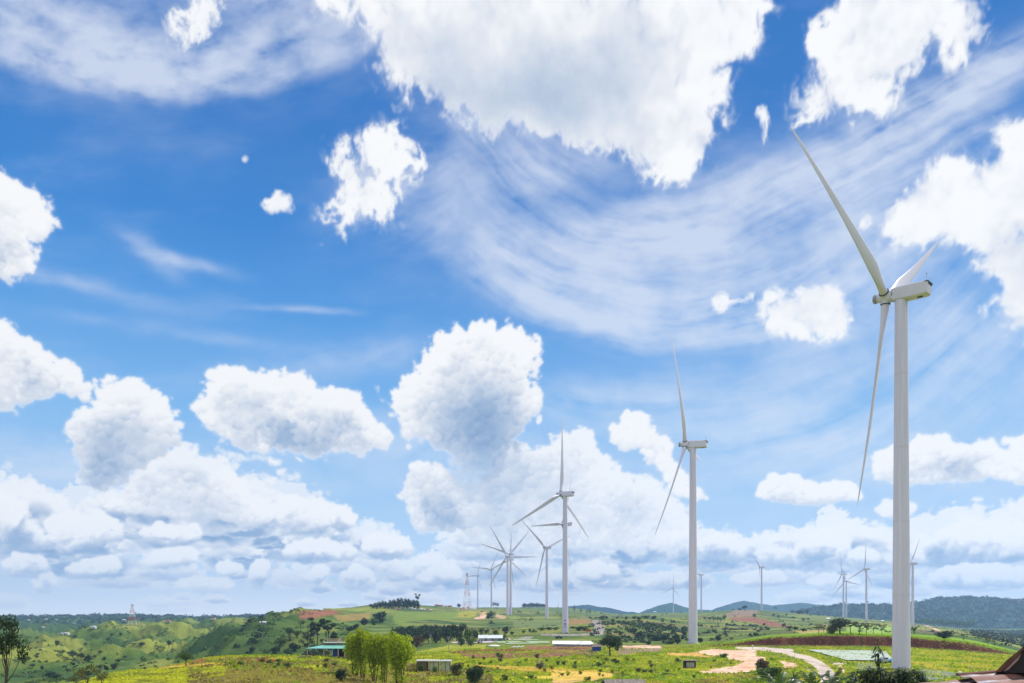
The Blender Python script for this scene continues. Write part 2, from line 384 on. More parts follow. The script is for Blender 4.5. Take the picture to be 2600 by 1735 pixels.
            for _o, px, py, c, rad in pts:
                w_ = int(rad * 1.5) + 2
                a0, a1, b0, b1 = max(0, px - w_), min(m.shape[1], px + w_ + 1), max(0, py - w_), min(m.shape[0], py + w_ + 1)
                s2_ = (slice(b0, b1), slice(a0, a1))
                dx = (GX[s2_] - GX[0, px]) / rad; dy = (GY[s2_] - GY[py, 0]) / rad
                dn = dx * dx + dy * dy
                f = 1 - dn + 1.15 * fin[sl][s2_] + .5 * (pufn[sl][s2_] - .6)
                uu = float(und[py, px])
                a_ = sstep(f, .03, .46 + .6 * max(0, uu)) * (1 if c > .5 else .85)
                l_ = .955 + .13 * np.clip(dy, -1, .6) + .03 * fin[sl][s2_] - .060 * np.clip(-dy, 0, 1) ** 2 - .04 * dx + rng.uniform(-.05, .025)
                l_ = l_ - .10 * max(0, uu) + .12 * (1 - c) 
                li[s2_] = li[s2_] * (1 - a_ * .8) + l_ * a_ * .8
                al[s2_] = al[s2_] + a_ * (1 - al[s2_])
            veil = .45 * sstep(blur(m, 9) + .9 * fib[sl] * gate, .28, .85); al = np.maximum(al, veil)
            Hb = blur(core, 3); s2 = np.clip(Hb - up_(Hb, 14), -.6, .6)
            li = li + .03 - .22 * sstep(core, .5, 1.0) + .52 * s2 + .34 * fib[sl] * sstep(core, .3, .8) + .10 * big[sl]
            v0, v1 = np.nonzero(m.any(1))[0][[0, -1]]; rel = (np.arange(m.shape[0])[:, None] - v0) / max(1, v1 - v0)
            if st == 'mid': li = li - .20 * sstep(rel + .7 * fib[sl], .42, .0) * sstep(core, .3, .7)
            if st == 'bank':
                v0, v1 = np.nonzero(m.any(1))[0][[0, -1]]; rel = (np.arange(m.shape[0])[:, None] - v0) / max(1, v1 - v0)
                li = li + .08 - .52 * sstep(rel + .6 * fib[sl], .75, .05); al = al * (.55 + .45 * sstep(rel + .3 * fib[sl], -.1, .35))
        else:
            k = .82 if st == 'rag' else 1.0
            F = B * k + gate * min(1, .4 + size / 100) * fb * tex
            al = sstep(F, lo, hi)
            if st == 'hi': al = np.maximum(al, .97 * sstep(blur(m, 16) + .55 * tex, .62, .92))
            fr_ = blur(m, min(26, size * .3)) * .9 + 1.1 * tex * sstep(blur(m, min(34, size * .4)), .0, .2)
            al = np.maximum(al, (.50 if st != 'wisp' else .55) * sstep(fr_, .30, .95))
            if st == 'wisp': al = np.minimum(al, sstep(F, .30, 1.25) * .95)
            H = core * 1.5 + .5 * pufn[sl] + .3 * fib[sl]
            Hb = blur(H, 4); s2 = np.clip(Hb - up_(Hb, 10), -.5, .5)
            hb = blur(fib[sl], 1.5)
            li = .975 - .08 * sstep(core, .5, 1.0) + .30 * hb + .24 * big[sl] + .14 * s2
        sh = np.zeros(li.shape)
        for (x, y, rx, ry, k) in SHADES:
            a, e = sky_xy(x * V, y * V)
            q = ((ga[sl] + wx[sl] * 30 - a) / (rx * V / F_PX / STEP * .9)) ** 2 + ((ge[sl] + wy[sl] * 30 - e) / (ry * V / F_PX / STEP * .9)) ** 2
            sh = 1 - (1 - sh) * (1 - k * np.exp(-q * .8))
        li = li - sh * (.85 + .7 * fib[sl])
        if st != 'wisp': al = .45 * al + .55 * blur(al, 1.4 if st == 'hi' else 1.0)
        if st == 'low': al = al * .92
        if st == 'mid' and i == 22:                    # the tall cloud thins out below
            al = al * (1 - .55 * sstep(ge[sl], sky_xy(1200, 1100)[1], sky_xy(1200, 1270)[1]))
        paint(al, np.clip(li, .02, 1), sl)
    # ---- cirrus
    xs_ = np.tan(A0 + ga * STEP); X = (CX + F_PX * xs_) / V
    Y = (HY - F_PX * np.tan(E0 + ge * STEP) / np.cos(A0 + ga * STEP)) / V
    X = X + 17 * wx; Y = Y + 15 * wy
    c1 = np.zeros(X.shape)
    for b in CIRRUS:
        x, y, rx, ry = b[:4]; rot = R(b[4]) if len(b) > 4 else 0; w = b[5] if len(b) > 5 else 1
        dx = X - x; dy = -(Y - y)
        u = (dx * math.cos(rot) + dy * math.sin(rot)) / rx; v = (-dx * math.sin(rot) + dy * math.cos(rot)) / ry
        t = w * np.exp(-(u * u + v * v) * 1.1)
        c1 = c1 + t - c1 * t * .5
    def streaks(cx, cy, R0, fa, fr, seed):
        dx = X - cx; dy = Y - cy
        rad = np.hypot(dx, dy); ang = np.arctan2(dx, dy)
        return rad, fbm(ang * fa, rad / fr, seed, 6, .54)
    rad1, s1 = streaks(1520, 30, 780, 1.5, 52, 301)
    rad2, s2 = streaks(400, -795, 1032, 7, 60, 331)
    # long straight strands rising to the right
    th = R(27); u = X * math.cos(th) - Y * math.sin(th); v = X * math.sin(th) + Y * math.cos(th)
    s3 = fbm(u / 420, v / 40, 351, 6, .54)
    rgt = sstep(X, 1000, 1120); upr = sstep(X, 1500, 1900) * sstep(Y, 700, 480)
    st = s2 * (1 - rgt) + rgt * (s1 * (1 - upr) + s3 * upr)
    fine = fbm(X / 60, Y / 40, 371, 6, .55)
    st = .85 * st + .28 * fine
    rim2 = np.clip(sstep(rad2, 1048, 990) + rgt + sstep(Y, 300, 420), 0, 1)
    rim1 = np.clip(sstep(rad1, 796, 735) + sstep(X, 1650, 2000) + (1 - sstep(X, 900, 1020)) + sstep(Y, 830, 930), 0, 1)
    cir = .92 * c1 * np.clip(.80 + 1.35 * st, .08, 1.6) * (.25 + .75 * rim1) * (.10 + .90 * rim2)
    cir = cir + .10 * sstep(fbm(X / 420, Y / 130, 391, 5, .55), -.1, .6)
    cir = cir * np.clip(.95 + .9 * fbm(X / 190, Y / 120, 395, 4, .55), .35, 1.35)
    cir = cir * sstep(Y, 1500, 1250)
    return np.clip(1.05 * (1 - np.exp(-1.15 * cir)), 0, .86), np.clip(cover, 0, 1), np.clip(light, 0, 1)
# ------------------------------------------------------------------ world light and the sky
w = bpy.data.worlds.new('World'); sc.world = w; w.use_nodes = True
_t = w.node_tree; _t.nodes.clear(); N = NT(_t)
_sky = N.n('ShaderNodeTexSky', sky_type='NISHITA', sun_disc=False)
_sky.sun_elevation = SUN_EL; _sky.sun_rotation = SUN_AZ
_sky.altitude = 700; _sky.dust_density = .6; _sky.ozone_density = 1.5
_tc = N.n('ShaderNodeTexCoord')
_sp = N.n('ShaderNodeSeparateXYZ'); N.put(_sp.inputs[0], _tc.outputs['Generated'])
_nz = N.noise(_tc.outputs['Generated'], 4.5, 7, .6)
_cl = N.m('MULTIPLY', N.ss(_nz, .42, .56), N.ss(_sp.outputs[2], .0, .10))
_col = N.mix(_cl, _sky.outputs[0], (7.4, 7.5, 7.7, 1))
_bg = N.n('ShaderNodeBackground'); N.put(_bg.inputs[0], _col); _bg.inputs[1].default_value = .15
_wo = N.n('ShaderNodeOutputWorld'); N.put(_wo.inputs[0], _bg.outputs[0])

SKYRAMP = [(-2,(238,241,246)),(0,(234,240,247)),(4,(196,222,246)),(9,(160,203,244)),(14,(128,186,240)),(20,(88,158,227)),(26,(56,133,211)),(32,(46,119,198)),(44,(42,108,186))]
LIGHTRAMP = [(0,(134,162,200)),(.25,(162,184,213)),(.5,(200,211,227)),(.72,(229,233,240)),(.88,(246,247,249)),(1,(254,254,254))]
SKY_R = 24000.0
def build_sky():
    cir, cov, lig = make_clouds()
    a = A0 + np.arange(NA) * STEP; e = E0 + np.arange(NE_) * STEP
    A, E = np.meshgrid(a, e)
    co = np.stack([np.sin(A) * np.cos(E), np.cos(A) * np.cos(E), np.sin(E)], -1).reshape(-1, 3) * SKY_R
    i = np.arange(NE_ - 1)[:, None] * NA + np.arange(NA - 1)[None, :]
    q = np.stack([i, i + 1, i + 1 + NA, i + NA], -1).reshape(-1, 4)
    me = bpy.data.meshes.new('sky')
    me.vertices.add(len(co)); me.vertices.foreach_set('co', co.astype(np.float32).ravel())
    me.loops.add(q.size); me.loops.foreach_set('vertex_index', q.astype(np.int32).ravel())
    me.polygons.add(len(q)); me.polygons.foreach_set('loop_start', np.arange(0, q.size, 4, dtype=np.int32))
    me.update()
    at = me.attributes.new('cloud', 'FLOAT_COLOR', 'POINT')
    at.data.foreach_set('color', np.stack([cir, cov, lig, np.ones_like(cir)], -1).astype(np.float32).ravel())
    o = bpy.data.objects.new('sky', me); COL.objects.link(o); o['kind'] = 'structure'
    mt = bpy.data.materials.new('sky'); mt.use_nodes = True; t = mt.node_tree; t.nodes.clear(); N = NT(t)
    att = N.n('ShaderNodeAttribute', attribute_name='cloud')
    sp = N.n('ShaderNodeSeparateColor'); N.put(sp.inputs[0], att.outputs['Color'])
    tc = N.n('ShaderNodeTexCoord'); pos = N.n('ShaderNodeVectorMath', operation='NORMALIZE'); N.put(pos.inputs[0], tc.outputs['Object'])
    s3 = N.n('ShaderNodeSeparateXYZ'); N.put(s3.inputs[0], pos.outputs[0])
    el = N.m('MULTIPLY', N.m('ARCSINE', s3.outputs[2]), 180 / math.pi)
    def rampn(v, lo, hi, stops):
        f = N.ss(v, lo, hi, 0, 1, 'LINEAR')
        cr = N.n('ShaderNodeValToRGB'); N.put(cr.inputs[0], f); E_ = cr.color_ramp.elements
        E_[0].position = 0; E_[0].color = lin(*stops[0][1]); E_[1].position = 1; E_[1].color = lin(*stops[-1][1])
        for p, c in stops[1:-1]:
            x = E_.new((p - lo) / (hi - lo)); x.color = lin(*c)
        return cr.outputs[0]
    c = rampn(el, -2, 44, SKYRAMP)
    c = N.mix(N.m('MULTIPLY', sp.outputs[0], .85), c, lin(232, 238, 249))
    fine = N.m('MULTIPLY', N.m('SUBTRACT', N.noise(pos.outputs[0], 90, 4, .6), .5), .10)
    c = N.mix(sp.outputs[1], c, rampn(N.m('ADD', sp.outputs[2], fine), 0, 1, LIGHTRAMP))
    em = N.n('ShaderNodeEmission'); N.put(em.inputs[0], c); N.put(em.inputs[1], N.m('ADD', 1.0, N.m('MULTIPLY', .46, N.m('POWER', 2.718, N.m('DIVIDE', N.m('MAXIMUM', el, 0.0), -4.0)))))
    out = N.n('ShaderNodeOutputMaterial'); N.put(out.inputs[0], em.outputs[0])
    mt.cycles.emission_sampling = 'NONE'
    me.materials.append(mt)
build_sky()
# ------------------------------------------------------------------ tagging
def tag(o, label=None, cat=None, group=None, kind=None):
    if label: o['label'] = label
    if cat: o['category'] = cat
    if group: o['group'] = group
    if kind: o['kind'] = kind
    return o
def empty(name, loc, rz=0.0, label=None, cat=None, group=None):
    o = bpy.data.objects.new(name, None); COL.objects.link(o)
    o.location = loc; o.rotation_euler = (0, 0, rz); o.empty_display_size = .5
    return tag(o, label, cat, group)
def copy_tree(o, parent=None):
    c = o.copy(); COL.objects.link(c)
    if parent is not None: c.parent = parent
    for ch in o.children: copy_tree(ch, c)
    return c
def raw_mesh(name, co, faces, mats=(), smooth=False, tint=None, fmat=None):
    """co (n,3), faces list of index arrays or one (m,k) array"""
    me = bpy.data.meshes.new(name)
    co = np.asarray(co, np.float32)
    if isinstance(faces, np.ndarray):
        tot = faces.size; ls = np.arange(0, tot, faces.shape[1], dtype=np.int32); vi = faces.astype(np.int32).ravel(); nf = len(faces)
    else:
        lens = np.array([len(f) for f in faces]); vi = np.concatenate([np.asarray(f) for f in faces]).astype(np.int32)
        ls = np.concatenate([[0], np.cumsum(lens)[:-1]]).astype(np.int32); tot = len(vi); nf = len(faces)
    me.vertices.add(len(co)); me.vertices.foreach_set('co', co.ravel())
    me.loops.add(tot); me.loops.foreach_set('vertex_index', vi)
    me.polygons.add(nf); me.polygons.foreach_set('loop_start', ls)
    if fmat is not None: me.polygons.foreach_set('material_index', np.asarray(fmat, np.int32))
    me.polygons.foreach_set('use_smooth', np.full(nf, smooth))
    me.update(calc_edges=True)
    if tint is not None:
        at = me.attributes.new('tint', 'FLOAT_COLOR', 'POINT')
        at.data.foreach_set('color', np.concatenate([tint, np.ones((len(tint), 1))], 1).astype(np.float32).ravel())
    for m in mats: me.materials.append(m)
    return me
def add_obj(name, me, parent=None, loc=None):
    o = bpy.data.objects.new(name, me); COL.objects.link(o)
    if parent is not None: o.parent = parent
    if loc is not None: o.location = loc
    return o

# ------------------------------------------------------------------ materials
def mat(name, col, rough=.6, metal=0.0, var=.12, vscale=1.0, bump=0.0, bscale=8.0, col2=None, streak=None, spec=.4):
    m = bpy.data.materials.new(name); m.use_nodes = True; t = m.node_tree; t.nodes.clear(); N = NT(t)
    tc = N.n('ShaderNodeTexCoord'); P = tc.outputs['Object']
    if streak is not None:
        mp = N.n('ShaderNodeMapping'); N.put(mp.inputs['Vector'], P); mp.inputs['Scale'].default_value = streak; P = mp.outputs[0]
    nz = N.noise(P, vscale, 5, .6)
    c = col if len(col) == 4 else (*col, 1)
    if col2 is None:
        f = N.ss(nz, .3, .7, 1 - var, 1 + var, 'LINEAR')
        cc = N.vm('SCALE', c[:3], scale=f)
    else:
        cc = N.mix(N.ss(nz, .42, .58), c, (*col2[:3], 1))
    b = N.n('ShaderNodeBsdfPrincipled')
    N.put(b.inputs['Base Color'], cc); b.inputs['Roughness'].default_value = rough; b.inputs['Metallic'].default_value = metal
    b.inputs['Specular IOR Level'].default_value = spec
    if bump:
        bp = N.n('ShaderNodeBump'); bp.inputs['Strength'].default_value = bump; bp.inputs['Distance'].default_value = .05
        N.put(bp.inputs['Height'], N.noise(tc.outputs['Object'], bscale, 4, .6)); N.put(b.inputs['Normal'], bp.outputs[0])
    o = N.n('ShaderNodeOutputMaterial'); N.put(o.inputs[0], b.outputs[0])
    return m
def leaf_mat(name, col, trans=.35, var=.35, rough=.55):
    m = bpy.data.materials.new(name); m.use_nodes = True; t = m.node_tree; t.nodes.clear(); N = NT(t)
    g = N.n('ShaderNodeNewGeometry'); oi = N.n('ShaderNodeObjectInfo')
    f = N.ss(g.outputs['Random Per Island'], 0, 1, 1 - var, 1 + var, 'LINEAR')
    f = N.m('MULTIPLY', f, N.ss(oi.outputs['Random'], 0, 1, .82, 1.18, 'LINEAR'))
    cc = N.vm('SCALE', col[:3], scale=f)
    hs = N.n('ShaderNodeHueSaturation'); N.put(hs.inputs['Color'], cc)
    N.put(hs.inputs['Hue'], N.ss(g.outputs['Random Per Island'], 0, 1, .485, .515, 'LINEAR'))
    b = N.n('ShaderNodeBsdfPrincipled'); N.put(b.inputs['Base Color'], hs.outputs[0]); b.inputs['Roughness'].default_value = rough
    b.inputs['Specular IOR Level'].default_value = .25
    tr = N.n('ShaderNodeBsdfTranslucent'); N.put(tr.inputs[0], hs.outputs[0])
    mx = N.n('ShaderNodeMixShader'); mx.inputs[0].default_value = trans
    N.put(mx.inputs[1], b.outputs[0]); N.put(mx.inputs[2], tr.outputs[0])
    o = N.n('ShaderNodeOutputMaterial'); N.put(o.inputs[0], mx.outputs[0])
    return m
def ground_mat(name, grain=1.0, bump=.6, rough=.95):
    m = bpy.data.materials.new(name); m.use_nodes = True; t = m.node_tree; t.nodes.clear(); N = NT(t)
    att = N.n('ShaderNodeAttribute', attribute_name='tint')
    P = N.n('ShaderNodeTexCoord').outputs['Object']
    n1 = N.noise(P, .9, 6, .65); n2 = N.noise(P, .06, 5, .6)
    f = N.m('MULTIPLY', N.ss(n1, .3, .7, 1 - .42 * grain, 1 + .42 * grain, 'LINEAR'), N.ss(n2, .3, .7, 1 - .2 * grain, 1 + .2 * grain, 'LINEAR'))
    cc = N.vm('SCALE', att.outputs['Color'], scale=f)
    b = N.n('ShaderNodeBsdfPrincipled'); N.put(b.inputs['Base Color'], cc); b.inputs['Roughness'].default_value = rough
    b.inputs['Specular IOR Level'].default_value = .12
    bp = N.n('ShaderNodeBump'); bp.inputs['Strength'].default_value = bump; bp.inputs['Distance'].default_value = .6
    N.put(bp.inputs['Height'], n1); N.put(b.inputs['Normal'], bp.outputs[0])
    o = N.n('ShaderNodeOutputMaterial'); N.put(o.inputs[0], b.outputs[0])
    return m

# ------------------------------------------------------------------ lie of the land
NEAR = [(0, -2.6, 'z'), (18, -2.8, 'z'), (34, -5.5, 'z'), (60, -9.2, 'z'), (95, -12.3, 'z')]
COLS = {  # column in the frame: (distance, row of the ground there, or height with 'z')
 -300: [(140,-19,'z'),(400,1735),(600,1700),(850,1655),(1000,1635),(1300,1625),(2000,1592),(3000,1568),(4500,1580)],
 0:    [(130,-17,'z'),(180,-22,'z'),(400,1735),(600,1700),(800,1655),(930,1618),(1050,1634),(1300,1622),(2000,1590),(3000,1568),(4500,1580)],
 170:  [(130,-13.2,'z'),(165,1737),(200,1745),(400,1726),(650,1690),(830,1640),(950,1615),(1080,1634),(1400,1618),(2000,1588),(3000,1569),(4500,1580)],
 300:  [(130,-13.4,'z'),(165,1712),(185,1701),(230,1738),(420,1735),(620,1697),(830,1650),(980,1612),(1150,1622),(1500,1604),(2200,1584),(3000,1566),(4500,1580)],
 440:  [(130,-13.2,'z'),(185,1695),(200,1688),(260,1730),(450,1742),(700,1680),(900,1636),(1050,1618),(1300,1600),(1600,1600),(2200,1582),(3000,1567),(4500,1580)],
 520:  [(130,-12.8,'z'),(200,1668),(212,1668),(260,1710),(450,1725),(560,1680),(640,1680),(900,1622),(1050,1600),(1300,1600),(2200,1582),(3000,1571),(4500,1580)],
 600:  [(130,-12.6,'z'),(200,1666),(215,1666),(260,1700),(430,1700),(580,1634),(660,1650),(900,1596),(1100,1604),(2000,1584),(3000,1569),(4500,1580)],
 690:  [(130,-12.5,'z'),(200,1664),(215,1665),(260,1696),(400,1690),(560,1620),(680,1583),(760,1600),(1100,1598),(2000,1582),(3000,1563),(4500,1580)],
 745:  [(130,-12.5,'z'),(200,1663),(215,1665),(260,1692),(400,1686),(540,1622),(700,1557),(800,1566),(1500,1585),(3000,1562),(4500,1580)],
 850:  [(130,-12.6,'z'),(200,1668),(240,1671),(300,1680),(440,1640),(600,1590),(800,1556),(1000,1544),(1200,1552),(2000,1570),(3000,1570),(4500,1580)],
 950:  [(150,-13.6,'z'),(200,1690),(260,1674),(350,1672),(480,1632),(680,1590),(900,1560),(1300,1531),(1600,1540),(2500,1560),(4500,1580)],
 1060: [(150,-14,'z'),(200,1692),(260,1664),(350,1655),(450,1628),(700,1586),(900,1567),(1300,1538),(1500,1535),(2000,1552),(3000,1565),(4500,1580)],
 1200: [(150,-14,'z'),(200,1693),(260,1666),(330,1646),(400,1634),(520,1612),(700,1595),(1000,1573),(1600,1544),(2100,1546),(2400,1541),(2700,1548),(4500,1580)],
 1430: [(150,-14,'z'),(200,1693),(260,1665),(340,1642),(430,1621),(519,1608),(700,1586),(1000,1571),(1500,1556),(2200,1541),(2600,1549),(4500,1580)],
 1500: [(150,-14,'z'),(200,1693),(260,1665),(340,1642),(430,1621),(519,1609),(700,1590),(1000,1571),(1600,1562),(2200,1548),(2600,1556),(4500,1580)],
 1570: [(150,-14,'z'),(200,1693),(270,1660),(340,1644),(430,1640),(560,1606),(700,1580),(850,1571),(1000,1573),(1600,1566),(2400,1561),(4500,1578)],
 1640: [(150,-14,'z'),(200,1693),(300,1650),(363,1637),(430,1644),(560,1612),(750,1582),(950,1564),(1100,1567),(1400,1566),(2800,1556),(4500,1575)],
 1760: [(150,-14,'z'),(200,1693),(300,1650),(363,1633),(430,1640),(600,1614),(900,1585),(1400,1567),(2000,1555),(2800,1556),(4500,1575)],
 1860: [(150,-14,'z'),(200,1693),(300,1650),(334,1640),(420,1634),(600,1612),(900,1590),(1300,1566),(1640,1550),(1900,1550),(2400,1556),(4500,1572)],
 1930: [(150,-14,'z'),(200,1693),(300,1650),(334,1640),(500,1622),(700,1603),(1000,1588),(1400,1562),(1643,1549),(1800,1548),(2200,1553),(4500,1566)],
 2020: [(150,-14,'z'),(200,1693),(300,1650),(334,1640),(500,1618),(800,1597),(1200,1580),(1700,1560),(1900,1557),(2400,1562),(4500,1570)],
 2150: [(150,-14,'z'),(200,1693),(300,1650),(334,1640),(500,1611),(800,1592),(1200,1580),(1500,1575),(1800,1569),(2400,1568),(3000,1575),(4500,1575)],
 2300: [(150,-14,'z'),(200,1693),(300,1650),(334,1644),(500,1618),(800,1604),(1134,1590),(1500,1583),(2000,1580),(2500,1580),(4500,1580)],
 2450: [(150,-14,'z'),(200,1695),(300,1658),(334,1654),(500,1624),(800,1612),(1100,1600),(1500,1605),(2000,1600),(2500,1598),(4500,1590)],
 2600: [(150,-14,'z'),(200,1700),(300,1668),(334,1665),(500,1650),(800,1636),(1100,1618),(1500,1618),(2000,1604),(2500,1598),(4500,1590)],
 2900: [(150,-14,'z'),(200,1705),(300,1680),(334,1675),(500,1662),(800,1640),(1100,1622),(1500,1618),(2000,1604),(2500,1598),(4500,1590)],
}
LMIN, LMAX, LN = math.log(4.0), math.log(9000.0), 520
_lg = np.linspace(LMIN, LMAX, LN)
_cx = sorted(COLS)
_prof = []
for c in _cx:
    kn = [(d, z) for d, z, _ in NEAR]
    for k in COLS[c]:
        kn.append((k[0], k[1] if len(k) > 2 else (HY - k[1]) / F_PX * k[0]))
    kn.append((9000, -40))
    ld = np.log([max(4.0, k[0]) for k in kn]); _prof.append(np.interp(_lg, ld, [k[1] for k in kn]))
_prof = np.array(_prof)
_px = np.arange(-1400, 4001, 20.0)
_T = np.empty((len(_px), LN))
for i, x in enumerate(_px):
    j = int(np.clip(np.searchsorted(_cx, x) - 1, 0, len(_cx) - 2))
    t = np.clip((x - _cx[j]) / (_cx[j + 1] - _cx[j]), 0, 1)
    _T[i] = _prof[j] * (1 - t) + _prof[j + 1] * t
_T = boxblur(boxblur(_T, 1, 2), 1, 2)
def bank_h(px):
    return np.interp(px, [1740, 1850, 1950, 2100, 2300, 2400, 2480, 2550, 2600], [0, 1.1, 3.5, 4.7, 4.5, 4.0, 3.0, 1.4, 0])
def height(x, y):
    x = np.asarray(x, np.float64); y = np.asarray(y, np.float64)
    r = np.hypot(x, y)
    Y = np.maximum(y, r * .55)
    px = np.clip(CX + F_PX * x / np.maximum(Y, .1), -1390, 3990)
    lg = np.log(np.clip(Y, 4.01, 8990))
    u = (px - _px[0]) / 20.0; v = (lg - LMIN) / (LMAX - LMIN) * (LN - 1)
    iu = np.clip(u.astype(int), 0, len(_px) - 2); iv = np.clip(v.astype(int), 0, LN - 2)
    fu = u - iu; fv = v - iv
    z = (_T[iu, iv] * (1 - fu) + _T[iu + 1, iv] * fu) * (1 - fv) + (_T[iu, iv + 1] * (1 - fu) + _T[iu + 1, iv + 1] * fu) * fv
    # rolling detail: gullied on the left, gentle on the plateau
    left = sstep(px, 1000, 560)
    far = sstep(Y, 330, 620)
    amp = far * (left * 30.0 + (1 - left) * 3.8) * (1 - .35 * sstep(Y, 1300, 2600))
    n1 = -np.abs(fbm(x / 230, y / 300, 401, 4, .5)) * 2.2 + .5
    n2 = fbm(x / 70, y / 90, 421, 4, .5)
    n3 = .5 - np.abs(fbm(x / 60 + 9, y / 100, 461, 3, .5)) * 2.6
    amp = amp * (1 - .85 * np.exp(-((px - 1500) / 90) ** 2) * sstep(Y, 1000, 800))
    z = z + amp * (n1 * (.25 + .75 * left) + .22 * n2 + .44 * n3 * left)
    z = z + (1 - far) * .35 * fbm(x / 26, y / 30, 431, 4, .55) * sstep(Y, 60, 130)
    z = z + bank_h(px) * sstep(Y + 4 * fbm(x / 14, y * 0, 441, 3), 331.5, 334.5) * (1 - sstep(Y, 480, 800))
    return z
def at(px, d):
    x = (px - CX) / F_PX * d
    return (x, d, float(height(x, d)))
def rows_on(px, d):
    x = (px - CX) / F_PX * d
    return HY - F_PX * height(x, d) / d
def at_y(px, py, dmin=110, dmax=4000):
    """the place on the ground that is seen at that column and row"""
    d = np.exp(np.linspace(math.log(dmin), math.log(dmax), 900))
    r = rows_on(px, d)
    k = np.nonzero(r <= py)[0]
    dd = float(d[k[0]]) if len(k) else float(d[np.argmin(np.abs(r - py))])
    return at(px, dd)

# ------------------------------------------------------------------ ground cover
def alb(r, g, b, k=1.25):
    c = lin(r, g, b); return np.array([c[0], c[1], c[2]]) / k
Z5 = lambda p: [(1800 + x / 4.68, 1400 + y / 4.68) for x, y in p]
Z6 = lambda p: [(2150 + x / 4.68, 1400 + y / 4.68) for x, y in p]
Zc1 = lambda p: [(x / 4.519, 1400 + y / 4.519) for x, y in p]
Zc2 = lambda p: [(500 + x / 4.519, 1400 + y / 4.519) for x, y in p]
Zc3 = lambda p: [(1000 + x / 4.519, 1400 + y / 4.519) for x, y in p]
Zc4 = lambda p: [(1400 + x / 4.519, 1400 + y / 4.519) for x, y in p]
SOIL = alb(150, 100, 75); DSOIL = alb(120, 72, 50); TRACK = alb(244, 204, 176, 1.2); TAN = alb(206, 172, 120); ROAD = alb(224, 206, 190, 1.25); ASPH = alb(170, 158, 152)
